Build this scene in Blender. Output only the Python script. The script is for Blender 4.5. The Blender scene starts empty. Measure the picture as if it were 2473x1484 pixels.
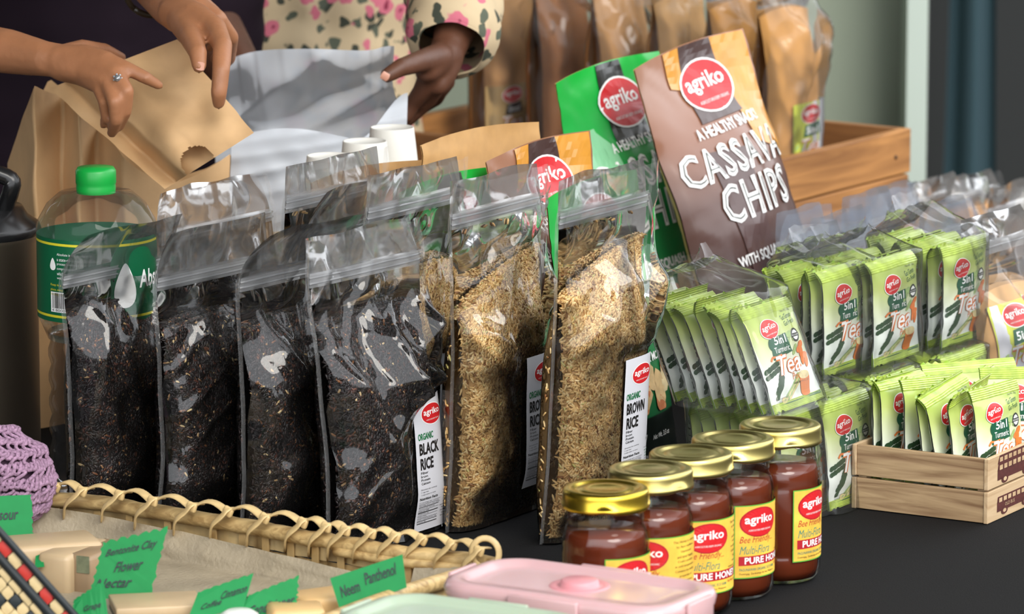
import bpy, bmesh, math, random
import numpy as np
from mathutils import Vector, Matrix, noise

scene = bpy.context.scene
COL = scene.collection
R = math.radians

# ------------------------------------------------------------------ camera
FW, FH, FPX = 2473.0, 1484.0, 12500.0
CAMZ, TZ, PITCH = 1.75, 0.75, R(10.4)
cam_d = bpy.data.cameras.new('camera')
cam = bpy.data.objects.new('camera', cam_d)
COL.objects.link(cam)
cam.location = (0, 0, CAMZ)
cam.rotation_euler = (R(90) - PITCH, 0, 0)
cam_d.sensor_width = 36.0
cam_d.lens = 36.0 * FPX / FW
cam_d.clip_start = 0.1
cam_d.clip_end = 200
cam_d.dof.use_dof = True
cam_d.dof.focus_distance = 4.5
cam_d.dof.aperture_fstop = 11.0
scene.camera = cam

# ------------------------------------------------------------------ light
world = bpy.data.worlds.new('overcast_sky')
scene.world = world
world.use_nodes = True
bg = world.node_tree.nodes['Background']
bg.inputs[0].default_value = (0.93, 0.96, 1.0, 1)
bg.inputs[1].default_value = 2.4
sun_d = bpy.data.lights.new('sun', 'SUN')
sun_d.energy = 2.3
sun_d.angle = R(34)
sun_d.color = (1.0, 0.95, 0.87)
sun = bpy.data.objects.new('sun', sun_d)
COL.objects.link(sun)
sun.rotation_euler = Vector((-0.44, 0.86, -0.80)).to_track_quat('-Z', 'Y').to_euler()
vs = scene.view_settings
vs.view_transform = 'Standard'
vs.look = 'None'
vs.gamma = 1.0
vs.use_curve_mapping = False
vs.exposure = 0.22
scene.cycles.transparent_max_bounces = 24
scene.cycles.max_bounces = 8
scene.cycles.use_denoising = True
scene.cycles.caustics_reflective = False
scene.cycles.caustics_refractive = False

# ------------------------------------------------------------------ pixel helpers (photograph pixel -> place in the room)
CP, SP = math.cos(PITCH), math.sin(PITCH)
def ray(px, py):
    a = (px - FW / 2) / FPX
    b = -(py - FH / 2) / FPX
    return Vector((a, CP + b * SP, -SP + b * CP))
def P(px, py, y):
    r = ray(px, py)
    return Vector((0, 0, CAMZ)) + r * (y / r.y)
def PT(px, py, z=TZ):
    r = ray(px, py)
    return Vector((0, 0, CAMZ)) + r * ((z - CAMZ) / r.z)
def scale_at(y):
    return FPX / (y * 1.018)          # pixels per metre, about
PHI = R(58)
def UV(phi=PHI):
    return Vector((math.cos(phi), math.sin(phi), 0)), Vector((-math.sin(phi), math.cos(phi), 0))

# ------------------------------------------------------------------ materials
MATS = {}
def lin(c):
    return tuple(((x / 255) / 12.92 if x / 255 <= 0.04045 else (((x / 255) + 0.055) / 1.055) ** 2.4) for x in c)
def mat(name, rgb=(128, 128, 128), rough=0.5, metal=0.0, coat=0.0, spec=0.5, trans=0.0, noise_amt=0.0, noise_scale=60, bump=0.0, bump_scale=200, sss=0.0, alpha=1.0):
    if name in MATS:
        return MATS[name]
    m = bpy.data.materials.new(name)
    m.use_nodes = True
    nt = m.node_tree
    b = nt.nodes['Principled BSDF']
    c = (*lin(rgb), 1)
    b.inputs['Base Color'].default_value = c
    b.inputs['Roughness'].default_value = rough
    b.inputs['Metallic'].default_value = metal
    b.inputs['Coat Weight'].default_value = coat
    b.inputs['Coat Roughness'].default_value = 0.12
    b.inputs['Specular IOR Level'].default_value = spec
    b.inputs['Transmission Weight'].default_value = trans
    b.inputs['Alpha'].default_value = alpha
    if sss:
        b.inputs['Subsurface Weight'].default_value = sss
        b.inputs['Subsurface Radius'].default_value = (0.01, 0.004, 0.002)
    if noise_amt:
        tc = nt.nodes.new('ShaderNodeTexCoord')
        n = nt.nodes.new('ShaderNodeTexNoise')
        n.inputs['Scale'].default_value = noise_scale
        n.inputs['Detail'].default_value = 5
        nt.links.new(tc.outputs['Object'], n.inputs['Vector'])
        rp = nt.nodes.new('ShaderNodeValToRGB')
        rp.color_ramp.elements[0].position = 0.3
        rp.color_ramp.elements[1].position = 0.7
        k = 1 - noise_amt
        rp.color_ramp.elements[0].color = (c[0] * k, c[1] * k, c[2] * k, 1)
        k = 1 + noise_amt
        rp.color_ramp.elements[1].color = (min(1, c[0] * k), min(1, c[1] * k), min(1, c[2] * k), 1)
        nt.links.new(n.outputs['Fac'], rp.inputs[0])
        nt.links.new(rp.outputs[0], b.inputs['Base Color'])
    if bump:
        tc = nt.nodes.new('ShaderNodeTexCoord')
        n = nt.nodes.new('ShaderNodeTexNoise')
        n.inputs['Scale'].default_value = bump_scale
        n.inputs['Detail'].default_value = 4
        nt.links.new(tc.outputs['Object'], n.inputs['Vector'])
        bp = nt.nodes.new('ShaderNodeBump')
        bp.inputs['Strength'].default_value = bump
        bp.inputs['Distance'].default_value = 0.002
        nt.links.new(n.outputs['Fac'], bp.inputs['Height'])
        nt.links.new(bp.outputs[0], b.inputs['Normal'])
    MATS[name] = m
    return m

def film(name, rgb=(250, 252, 255), haze=0.05, rough=0.06, refl=1.0, tint=(255, 255, 255), tl_mix=0.5, blend=0.30):
    """thin clear plastic: see-through, with a fresnel gloss and a touch of milkiness"""
    if name in MATS:
        return MATS[name]
    m = bpy.data.materials.new(name)
    m.use_nodes = True
    nt = m.node_tree
    nt.nodes.clear()
    out = nt.nodes.new('ShaderNodeOutputMaterial')
    tr = nt.nodes.new('ShaderNodeBsdfTransparent')
    tr.inputs[0].default_value = (*lin(tint), 1)
    df = nt.nodes.new('ShaderNodeBsdfDiffuse')
    df.inputs[0].default_value = (*lin(rgb), 1)
    tl = nt.nodes.new('ShaderNodeBsdfTranslucent')
    tl.inputs[0].default_value = (*lin(rgb), 1)
    md = nt.nodes.new('ShaderNodeMixShader')
    md.inputs[0].default_value = tl_mix
    nt.links.new(df.outputs[0], md.inputs[1])
    nt.links.new(tl.outputs[0], md.inputs[2])
    m1 = nt.nodes.new('ShaderNodeMixShader')
    m1.inputs[0].default_value = haze
    nt.links.new(tr.outputs[0], m1.inputs[1])
    nt.links.new(md.outputs[0], m1.inputs[2])
    gl = nt.nodes.new('ShaderNodeBsdfGlossy')
    gl.inputs['Roughness'].default_value = rough
    lw = nt.nodes.new('ShaderNodeLayerWeight')
    lw.inputs['Blend'].default_value = blend
    mu = nt.nodes.new('ShaderNodeMath')
    mu.operation = 'MULTIPLY'
    mu.inputs[1].default_value = refl
    nt.links.new(lw.outputs['Fresnel'], mu.inputs[0])
    m2 = nt.nodes.new('ShaderNodeMixShader')
    nt.links.new(mu.outputs[0], m2.inputs[0])
    nt.links.new(m1.outputs[0], m2.inputs[1])
    nt.links.new(gl.outputs[0], m2.inputs[2])
    nt.links.new(m2.outputs[0], out.inputs[0])
    MATS[name] = m
    return m

def ramp_mat(name, stops, axis='Z', lo=0.0, hi=1.0, rough=0.35, coat=0.0, coord='Object', noise_w=0.0, nscale=40, metal=0.0):
    """printed colour that runs along one axis of the thing"""
    if name in MATS:
        return MATS[name]
    m = mat(name, (128, 128, 128), rough, coat=coat, metal=metal)
    nt = m.node_tree
    b = nt.nodes['Principled BSDF']
    tc = nt.nodes.new('ShaderNodeTexCoord')
    sx = nt.nodes.new('ShaderNodeSeparateXYZ')
    nt.links.new(tc.outputs[coord], sx.inputs[0])
    mr = nt.nodes.new('ShaderNodeMapRange')
    mr.inputs['From Min'].default_value = lo
    mr.inputs['From Max'].default_value = hi
    src = sx.outputs['XYZ'.index(axis)]
    if noise_w:
        n = nt.nodes.new('ShaderNodeTexNoise')
        n.inputs['Scale'].default_value = nscale
        nt.links.new(tc.outputs[coord], n.inputs['Vector'])
        ma = nt.nodes.new('ShaderNodeMath')
        ma.operation = 'MULTIPLY_ADD'
        ma.inputs[1].default_value = noise_w
        nt.links.new(n.outputs['Fac'], ma.inputs[0])
        nt.links.new(src, ma.inputs[2])
        src = ma.outputs[0]
    nt.links.new(src, mr.inputs[0])
    rp = nt.nodes.new('ShaderNodeValToRGB')
    while len(rp.color_ramp.elements) < len(stops):
        rp.color_ramp.elements.new(0.5)
    for e, (p, c) in zip(rp.color_ramp.elements, stops):
        e.position = p
        e.color = (*lin(c), 1)
    nt.links.new(mr.outputs[0], rp.inputs[0])
    nt.links.new(rp.outputs[0], b.inputs['Base Color'])
    return m

def wood_mat(name, dark, light, axis=0, scale=9.0, rough=0.6):
    if name in MATS:
        return MATS[name]
    m = mat(name, light, rough)
    nt = m.node_tree
    b = nt.nodes['Principled BSDF']
    tc = nt.nodes.new('ShaderNodeTexCoord')
    mp = nt.nodes.new('ShaderNodeMapping')
    sc = [scale * 14] * 3
    sc[axis] = scale
    mp.inputs['Scale'].default_value = sc
    nt.links.new(tc.outputs['Object'], mp.inputs[0])
    n = nt.nodes.new('ShaderNodeTexNoise')
    n.inputs['Scale'].default_value = 1.0
    n.inputs['Detail'].default_value = 6
    n.inputs['Distortion'].default_value = 1.2
    nt.links.new(mp.outputs[0], n.inputs['Vector'])
    rp = nt.nodes.new('ShaderNodeValToRGB')
    rp.color_ramp.elements[0].position = 0.32
    rp.color_ramp.elements[1].position = 0.66
    rp.color_ramp.elements[0].color = (*lin(dark), 1)
    rp.color_ramp.elements[1].color = (*lin(light), 1)
    nt.links.new(n.outputs['Fac'], rp.inputs[0])
    nt.links.new(rp.outputs[0], b.inputs['Base Color'])
    bp = nt.nodes.new('ShaderNodeBump')
    bp.inputs['Strength'].default_value = 0.25
    bp.inputs['Distance'].default_value = 0.001
    nt.links.new(n.outputs['Fac'], bp.inputs['Height'])
    nt.links.new(bp.outputs[0], b.inputs['Normal'])
    return m

def grain_mat(name, stops, rough=0.4):
    if name in MATS:
        return MATS[name]
    m = mat(name, (128, 128, 128), rough)
    nt = m.node_tree
    at = nt.nodes.new('ShaderNodeAttribute')
    at.attribute_name = 'tone'
    rp = nt.nodes.new('ShaderNodeValToRGB')
    while len(rp.color_ramp.elements) < len(stops):
        rp.color_ramp.elements.new(0.5)
    for e, (p, c) in zip(rp.color_ramp.elements, stops):
        e.position = p
        e.color = (*lin(c), 1)
    nt.links.new(at.outputs['Fac'], rp.inputs[0])
    nt.links.new(rp.outputs[0], nt.nodes['Principled BSDF'].inputs['Base Color'])
    return m

# ------------------------------------------------------------------ objects
def tag(o, label=None, cat=None, group=None, kind=None):
    if label: o['label'] = label
    if cat: o['category'] = cat
    if group: o['group'] = group
    if kind: o['kind'] = kind
    return o
def thing(name, label, cat, loc=(0, 0, 0), rz=0.0, group=None, rx=0.0, ry=0.0):
    o = bpy.data.objects.new(name, None)
    o.empty_display_size = 0.02
    COL.objects.link(o)
    o.location = loc
    o.rotation_euler = (rx, ry, rz)
    return tag(o, label, cat, group)
def obj(name, me, parent=None, kind=None, label=None):
    o = bpy.data.objects.new(name, me)
    COL.objects.link(o)
    if parent is not None:
        o.parent = parent
    return tag(o, label=label, kind=kind)
def mk(name, verts, faces, material, parent=None, smooth=True, kind=None, label=None, mi=None):
    me = bpy.data.meshes.new(name)
    me.from_pydata([tuple(v) for v in verts], [], faces)
    for m in (material if isinstance(material, (list, tuple)) else [material]):
        me.materials.append(m)
    if mi is not None:
        me.polygons.foreach_set('material_index', mi)
    me.polygons.foreach_set('use_smooth', [smooth] * len(me.polygons))
    me.update()
    return obj(name, me, parent, kind, label)
def copy_tree(o, parent=None, loc=None, rot=None):
    c = o.copy()
    COL.objects.link(c)
    if parent is not None:
        c.parent = parent
    if loc is not None: c.location = loc
    if rot is not None: c.rotation_euler = rot
    for ch in list(o.children):
        copy_tree(ch, c)
    return c

class G:
    """gathers verts/faces"""
    def __init__(s):
        s.v, s.f, s.m = [], [], []
    def add(s, verts, faces, mi=0):
        k = len(s.v)
        s.v += [Vector(v) for v in verts]
        s.f += [tuple(i + k for i in f) for f in faces]
        s.m += [mi] * len(faces)
        return s
    def box(s, c, d, mi=0, M=None, bev=0.0):
        x, y, z = d[0] / 2, d[1] / 2, d[2] / 2
        if bev <= 0:
            vs_ = [Vector((a * x, b * y, e * z)) for a in (-1, 1) for b in (-1, 1) for e in (-1, 1)]
            fs = [(0, 1, 3, 2), (4, 6, 7, 5), (0, 4, 5, 1), (2, 3, 7, 6), (0, 2, 6, 4), (1, 5, 7, 3)]
        else:
            bm = bmesh.new()
            bmesh.ops.create_cube(bm, size=1)
            for v in bm.verts:
                v.co = Vector((v.co.x * d[0], v.co.y * d[1], v.co.z * d[2]))
            bmesh.ops.bevel(bm, geom=bm.edges[:], offset=bev, segments=2, affect='EDGES', profile=0.5)
            bm.verts.ensure_lookup_table()
            vs_ = [v.co.copy() for v in bm.verts]
            fs = [[v.index for v in f.verts] for f in bm.faces]
            bm.free()
        if M is not None:
            vs_ = [M @ v for v in vs_]
        return s.add([v + Vector(c) for v in vs_], fs, mi)
    def grid(s, fn, nu, nv, mi=0, close_u=False):
        vs_ = [fn(i / nu, j / nv) for j in range(nv + 1) for i in range(nu + (0 if close_u else 1))]
        w = nu if close_u else nu + 1
        fs = []
        for j in range(nv):
            for i in range(nu):
                a = j * w + i
                b = j * w + (i + 1) % w
                fs.append((a, b, b + w, a + w))
        return s.add(vs_, fs, mi)
    def lathe(s, prof, n=48, mi=0, c=(0, 0, 0), cap0=False, cap1=False):
        c = Vector(c)
        vs_ = [c + Vector((r * math.cos(2 * math.pi * i / n), r * math.sin(2 * math.pi * i / n), z)) for r, z in prof for i in range(n)]
        fs = []
        for j in range(len(prof) - 1):
            for i in range(n):
                a, b = j * n + i, j * n + (i + 1) % n
                fs.append((a, b, b + n, a + n))
        if cap0: fs.append(tuple(range(n))[::-1])
        if cap1: fs.append(tuple(range((len(prof) - 1) * n, len(prof) * n)))
        return s.add(vs_, fs, mi)
    def tube(s, pts, r, n=8, mi=0, flat=1.0, up=None, caps=True):
        pts = [Vector(p) for p in pts]
        rs = r if isinstance(r, (list, tuple)) else [r] * len(pts)
        vs_, prev = [], None
        for i, p in enumerate(pts):
            t = (pts[min(i + 1, len(pts) - 1)] - pts[max(i - 1, 0)])
            t = t.normalized() if t.length > 1e-9 else Vector((0, 0, 1))
            if prev is None:
                a = Vector(up) if up is not None else (Vector((0, 0, 1)) if abs(t.z) < 0.9 else Vector((1, 0, 0)))
            else:
                a = prev
            a = (a - t * a.dot(t))
            a = a.normalized() if a.length > 1e-6 else t.orthogonal().normalized()
            prev = a
            b = t.cross(a)
            for k in range(n):
                th = 2 * math.pi * k / n
                vs_.append(p + a * (math.cos(th) * rs[i] * flat) + b * (math.sin(th) * rs[i]))
        fs = []
        for j in range(len(pts) - 1):
            for i in range(n):
                q, w = j * n + i, j * n + (i + 1) % n
                fs.append((q, w, w + n, q + n))
        if caps:
            fs.append(tuple(range(n))[::-1])
            fs.append(tuple(range((len(pts) - 1) * n, len(pts) * n)))
        return s.add(vs_, fs, mi)
    def prism(s, poly, depth_vec, mi=0):
        """closed outline (3d points) pushed along depth_vec"""
        n = len(poly)
        d = Vector(depth_vec)
        vs_ = [Vector(p) for p in poly] + [Vector(p) + d for p in poly]
        fs = [tuple(range(n))[::-1], tuple(range(n, 2 * n))]
        fs += [(i, (i + 1) % n, (i + 1) % n + n, i + n) for i in range(n)]
        return s.add(vs_, fs, mi)
    def build(s, name, material, parent=None, smooth=True, kind=None, label=None):
        return mk(name, s.v, s.f, material, parent, smooth, kind, label, s.m)

def sstep(a, b, x):
    t = min(1, max(0, (x - a) / (b - a)))
    return t * t * (3 - 2 * t)
def nz(x, y, z=0.0):
    return noise.noise(Vector((x, y, z)))
def spline(pts, n):
    """Catmull-Rom through tuples"""
    pts = [Vector(p) for p in pts]
    out = []
    m = len(pts) - 1
    for k in range(n + 1):
        t = k / n * m
        i = min(int(t), m - 1)
        f = t - i
        p0, p1, p2, p3 = pts[max(i - 1, 0)], pts[i], pts[i + 1], pts[min(i + 2, m)]
        out.append(0.5 * ((2 * p1) + (p2 - p0) * f + (2 * p0 - 5 * p1 + 4 * p2 - p3) * f * f + (3 * p1 - p0 - 3 * p2 + p3) * f ** 3))
    return out

# ------------------------------------------------------------------ flat print: lettering and shapes laid on a surface
_TXT = {}
def text_geo(body, bold=0.0, shear=0.0, spacing=1.0):
    key = (body, bold, shear, spacing)
    if key not in _TXT:
        cu = bpy.data.curves.new('t', 'FONT')
        cu.body = body
        cu.size = 1.0
        cu.offset = bold
        cu.shear = shear
        cu.space_character = spacing
        cu.resolution_u = 2
        cu.fill_mode = 'FRONT'
        o = bpy.data.objects.new('t', cu)
        me = o.to_mesh()
        vv = [(v.co.x, v.co.y) for v in me.vertices]
        ff = [tuple(p.vertices) for p in me.polygons]
        o.to_mesh_clear()
        bpy.data.objects.remove(o)
        bpy.data.curves.remove(cu)
        x0, x1 = min(v[0] for v in vv), max(v[0] for v in vv)
        y0, y1 = min(v[1] for v in vv), max(v[1] for v in vv)
        _TXT[key] = ([(x - x0, y - y0) for x, y in vv], ff, x1 - x0, y1 - y0)
    return _TXT[key]

class Print:
    """2-D shapes in a label's own (s, t) metres; mapped to 3-D by fn(s, t, lift)"""
    def __init__(s):
        s.v, s.f, s.m, s.mats = [], [], [], []
    def mid(s, m):
        if m not in s.mats: s.mats.append(m)
        return s.mats.index(m)
    def shape(s, pts, faces, m, lift):
        k = len(s.v)
        s.v += [(p[0], p[1], lift) for p in pts]
        s.f += [tuple(i + k for i in f) for f in faces]
        s.m += [s.mid(m)] * len(faces)
    def text(s, body, x, y, h, m, w=None, bold=0.0, shear=0.0, rot=0.0, lift=2, align='l', spacing=1.0):
        vv, ff, tw, th = text_geo(body, bold, shear, spacing)
        ky = h / th
        kx = (w / tw) if w else ky
        ox = {'l': 0, 'c': -tw * kx / 2, 'r': -tw * kx}[align]
        c, q = math.cos(rot), math.sin(rot)
        pts = []
        for a, b in vv:
            a, b = a * kx + ox, b * ky
            pts.append((x + a * c - b * q, y + a * q + b * c))
        s.shape(pts, ff, m, lift)
    def ellipse(s, x, y, rx, ry, m, lift=1, n=28, rot=0.0, rings=3, egg=0.0):
        c, q = math.cos(rot), math.sin(rot)
        pts, fs = [(x, y)], []
        for k in range(1, rings + 1):
            for i in range(n):
                th = 2 * math.pi * i / n
                a, b = rx * k / rings * math.cos(th) * (1 + egg * math.sin(th)), ry * k / rings * math.sin(th)
                pts.append((x + a * c - b * q, y + a * q + b * c))
        for i in range(n):
            fs.append((0, 1 + i, 1 + (i + 1) % n))
            for k in range(rings - 1):
                p, r_ = 1 + k * n, 1 + (k + 1) * n
                fs.append((p + i, r_ + i, r_ + (i + 1) % n, p + (i + 1) % n))
        s.shape(pts, fs, m, lift)
    def quad(s, p0, p1, p2, p3, m, lift=1, nu=4, nv=6):
        pts, fs = [], []
        for j in range(nv + 1):
            for i in range(nu + 1):
                a, b = i / nu, j / nv
                pts.append(tuple((p0[k] * (1 - a) + p1[k] * a) * (1 - b) + (p3[k] * (1 - a) + p2[k] * a) * b for k in (0, 1)))
        w = nu + 1
        for j in range(nv):
            for i in range(nu):
                fs.append((j * w + i, j * w + i + 1, (j + 1) * w + i + 1, (j + 1) * w + i))
        s.shape(pts, fs, m, lift)
    def rect(s, x0, y0, x1, y1, m, lift=1, nu=4, nv=6):
        s.quad((x0, y0), (x1, y0), (x1, y1), (x0, y1), m, lift, nu, nv)
    def poly(s, pts, m, lift=1):
        s.shape(pts, [tuple(range(len(pts)))], m, lift)
    def line(s, a, b, wd, m, lift=2):
        dx, dy = b[0] - a[0], b[1] - a[1]
        L = math.hypot(dx, dy) or 1
        nx, ny = -dy / L * wd / 2, dx / L * wd / 2
        s.quad((a[0] - nx, a[1] - ny), (b[0] - nx, b[1] - ny), (b[0] + nx, b[1] + ny), (a[0] + nx, a[1] + ny), m, lift, 6, 1)
    def stroke(s, pts, wd, m, lift=2):
        for a, b in zip(pts, pts[1:]):
            s.line(a, b, wd, m, lift)
    def mesh(s, name, fn, step=0.00012):
        me = bpy.data.meshes.new(name)
        me.from_pydata([tuple(fn(a, b, l * step)) for a, b, l in s.v], [], s.f)
        for m in s.mats: me.materials.append(m)
        me.polygons.foreach_set('material_index', s.m)
        me.polygons.foreach_set('use_smooth', [False] * len(me.polygons))
        return me
    def build(s, name, fn, parent, step=0.00012, label=None):
        return obj(name, s.mesh(name, fn, step), parent, label=label)

INK_W = mat('ink_white', (240, 240, 238), 0.5)
INK_K = mat('ink_black', (28, 26, 26), 0.5)
INK_R = mat('ink_red', (200, 32, 38), 0.4)
INK_G = mat('ink_green', (22, 110, 62), 0.5)
def logo(p, x, y, rx, ry, rot=0.0, lift=1, small=True, edge=INK_W, egg=0.0):
    """red oval with a white rim and the maker's word in it"""
    p.ellipse(x, y, rx * 1.07, ry * 1.08, edge, lift, rot=rot, egg=egg)
    p.ellipse(x, y, rx, ry, INK_R, lift + 1, rot=rot, egg=egg)
    c, q = math.cos(rot), math.sin(rot)
    dx, dy = -0.02 * rx, -0.26 * ry
    p.text('agriko', x + dx * c - dy * q, y + dx * q + dy * c, ry * 0.82, INK_W, w=rx * 1.62, bold=0.02, rot=rot, lift=lift + 2, align='c')
    if small:
        dx, dy = 0, -0.62 * ry
        p.text('AGRICULTURE KEEPS ORGANIC', x + dx * c - dy * q, y + dx * q + dy * c, ry * 0.13, INK_W, w=rx * 1.3, rot=rot, lift=lift + 2, align='c')
# ------------------------------------------------------------------ the setting
OREF = PT(1345, 1320)                                   # foot of the nearest brown rice bag
U0, V0 = UV()
def TUV(u, v, z=TZ):                                    # place on the table: u along its edge, v towards the sellers
    p = OREF + U0 * u + V0 * v
    return Vector((p.x, p.y, z))

g = G(); g.box((0, 4, -0.05), (40, 40, 0.1))
tag(g.build('floor', mat('paving', (96, 93, 90), 0.85, noise_amt=0.15, noise_scale=3), smooth=False), kind='structure')
# back wall, pale mint pillar and a dark panel painting the doorway's unlit inside
WY = 6.6
def wall_box(name, px0, px1, y0, y1, m, z0=0.0, z1=3.2, kind='structure'):
    x0, x1 = P(px0, 300, y0).x, P(px1, 300, y0).x
    g = G(); g.box(((x0 + x1) / 2, (y0 + y1) / 2, (z0 + z1) / 2), (x1 - x0, y1 - y0, z1 - z0))
    return tag(g.build(name, m, smooth=False), kind=kind)
M_WALL = mat('sage_plaster', (150, 160, 142), 0.8, noise_amt=0.06, noise_scale=4)
wall_box('wall_back', -2600, 2188, WY, WY + 0.2, M_WALL)
wall_box('trim_1', 2188, 2238, WY - 0.12, WY + 0.2, mat('mint_paint', (184, 197, 187), 0.55))
wall_box('wall_right', 2238, 4200, WY + 1.3, WY + 1.5, mat('doorway_shade', (34, 36, 37), 0.9))
# teal curtain hanging in the doorway
def curtain(a, b):
    x0, x1 = P(2318, 300, 7.6).x, P(2392, 300, 7.6).x
    x0 += 0.05 * (b - 0.6)
    return Vector((x0 + (x1 - x0) * a * (1.25 - 0.45 * b), 7.62 + 0.02 * math.sin(a * 9), 0.1 + 2.6 * b))
g = G(); g.grid(curtain, 16, 12)
tag(g.build('curtain', mat('teal_cloth', (36, 60, 68), 0.9)), 'narrow teal curtain hanging in the dark doorway', 'curtain')
# unseen side wall and awning, added to block sky light left and overhead
g = G(); g.box((-3.2, 4.5, 1.6), (0.15, 6.0, 3.2))
tag(g.build('sky_block_wall', mat('dark_plaster', (46, 44, 44), 0.9), smooth=False), kind='structure')
g = G()
def awn(a, b):
    return Vector((-3.2 + 4.0 * a, 2.6 + 4.2 * b, 3.0 - 0.35 * abs(2 * a - 1) + 0.02 * math.sin(b * 20)))
g.grid(awn, 20, 20)
tag(g.build('sky_block_awning', mat('sky_block_canvas', (150, 150, 145), 0.9)), kind='structure')

# unseen low wall, added to darken reflections in the plastic film
g = G(); g.box((5.4, 4.0, 0.95), (0.3, 22.0, 1.9))
tag(g.build('reflection_block_wall', mat('block_wall_grey', (96, 92, 88), 0.9, noise_amt=0.2, noise_scale=1.5), smooth=False), kind='structure')
# table with a black cloth
tb = thing('table', 'long trestle table hidden under a black cloth', 'table', TUV(0.45, 0.12, 0.0), PHI)
g = G(); g.box((0, 0, TZ - 0.018), (2.9, 1.26, 0.03), bev=0.004); g.build('tabletop', mat('table_ply', (120, 100, 80), 0.7), tb)
for sx in (-1, 1):
    for sy in (-1, 1):
        g = G(); g.tube([(sx * 1.3, sy * 0.55, 0.001), (sx * 1.3, sy * 0.55, TZ - 0.03)], 0.018, 10)
        g.build('leg', mat('table_leg', (60, 60, 62), 0.5, metal=0.6), tb)
g = G()
HX, HY = 1.47, 0.65
def top(a, b):
    x, y = (2 * a - 1) * HX, (2 * b - 1) * HY
    return Vector((x, y, TZ - 0.0002 + 0.0006 * nz(x * 5, y * 5, 1)))
g.grid(top, 90, 40)
def skirt(a, b):
    q = a * 4
    k, f = int(q) % 4, q - int(q)
    c = [(-HX, -HY), (HX, -HY), (HX, HY), (-HX, HY)]
    p, n = c[k], c[(k + 1) % 4]
    x, y = p[0] + (n[0] - p[0]) * f, p[1] + (n[1] - p[1]) * f
    m_ = 1 + 0.03 * b * (1 + math.sin(a * 150))
    return Vector((x * m_, y * (1 + 0.06 * b * (1 + math.sin(a * 150))), TZ - 0.0002 - b * 0.68))
g.grid(skirt, 240, 10)
cl = g.build('tablecloth', mat('black_cloth', (19, 19, 20), 0.9, spec=0.15, bump=0.3, bump_scale=700))
cl.location = TUV(0.45, 0.12, 0.0); cl.rotation_euler = (0, 0, PHI)
tag(cl, 'plain black cloth covering the whole stall table', 'tablecloth')
# ------------------------------------------------------------------ rice bags
M_FILM = film('bag_film', haze=0.012, rough=0.06, refl=1.0, blend=0.37)
M_ZIP = film('zip_film', haze=0.36, rough=0.12, refl=0.9)
M_FLAP = film('flap_film', haze=0.08, rough=0.08, refl=0.8)
M_SEAM = film('seam_film', haze=0.13, rough=0.15, refl=0.25)
M_LABEL = mat('label_paper', (204, 204, 210), 0.6)
M_BROWN = grain_mat('brown_rice', [(0.0, (132, 80, 40)), (0.05, (176, 130, 76)), (0.3, (218, 174, 108)), (0.75, (234, 196, 132)), (0.95, (244, 216, 160)), (1.0, (200, 190, 110))])
M_BLACK = grain_mat('black_rice', [(0.0, (16, 11, 12)), (0.6, (26, 17, 17)), (0.84, (46, 27, 24)), (0.95, (96, 54, 38)), (0.975, (150, 100, 60)), (1.0, (214, 190, 140))])
M_BROWN_IN = mat('brown_rice_core', (176, 136, 82), 0.8)
M_BLACK_IN = mat('black_rice_core', (20, 14, 14), 0.8)

def grains(name, pos, tan, nor, L, Wd, tone, material, parent):
    """one mesh of many spindle grains; pos/tan/nor are arrays"""
    n = len(pos)
    bi = np.cross(nor, tan)
    prof = [(-0.5, 0.0), (-0.28, 0.42), (0.25, 0.5), (0.5, 0.0)]
    vs_ = []
    ring = [(math.cos(a), math.sin(a)) for a in (math.pi / 4, 3 * math.pi / 4, 5 * math.pi / 4, 7 * math.pi / 4)]
    vs_.append(pos + tan * (-0.5 * L)[:, None])
    for s_, r_ in prof[1:3]:
        for c, q in ring:
            vs_.append(pos + tan * (s_ * L)[:, None] + bi * (c * r_ * Wd)[:, None] + nor * (q * r_ * Wd)[:, None])
    vs_.append(pos + tan * (0.5 * L)[:, None])
    V = np.stack(vs_, 1).reshape(-1, 3)
    base = []
    for i in range(4):
        j = (i + 1) % 4
        base += [(0, 1 + j, 1 + i), (1 + i, 1 + j, 5 + j), (1 + i, 5 + j, 5 + i), (9, 5 + i, 5 + j)]
    base = np.array(base)
    F = (base[None] + (np.arange(n) * 10)[:, None, None]).reshape(-1, 3)
    me = bpy.data.meshes.new(name)
    me.vertices.add(len(V)); me.vertices.foreach_set('co', V.astype(np.float32).ravel())
    me.loops.add(F.size); me.loops.foreach_set('vertex_index', F.astype(np.int32).ravel())
    me.polygons.add(len(F)); me.polygons.foreach_set('loop_start', np.arange(0, F.size, 3, dtype=np.int32))
    me.polygons.foreach_set('use_smooth', np.ones(len(F), dtype=bool))
    at = me.attributes.new('tone', 'FLOAT', 'POINT')
    at.data.foreach_set('value', np.repeat(tone, 10).astype(np.float32))
    me.materials.append(material)
    me.update(calc_edges=True)
    return obj(name, me, parent, kind='stuff')

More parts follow.
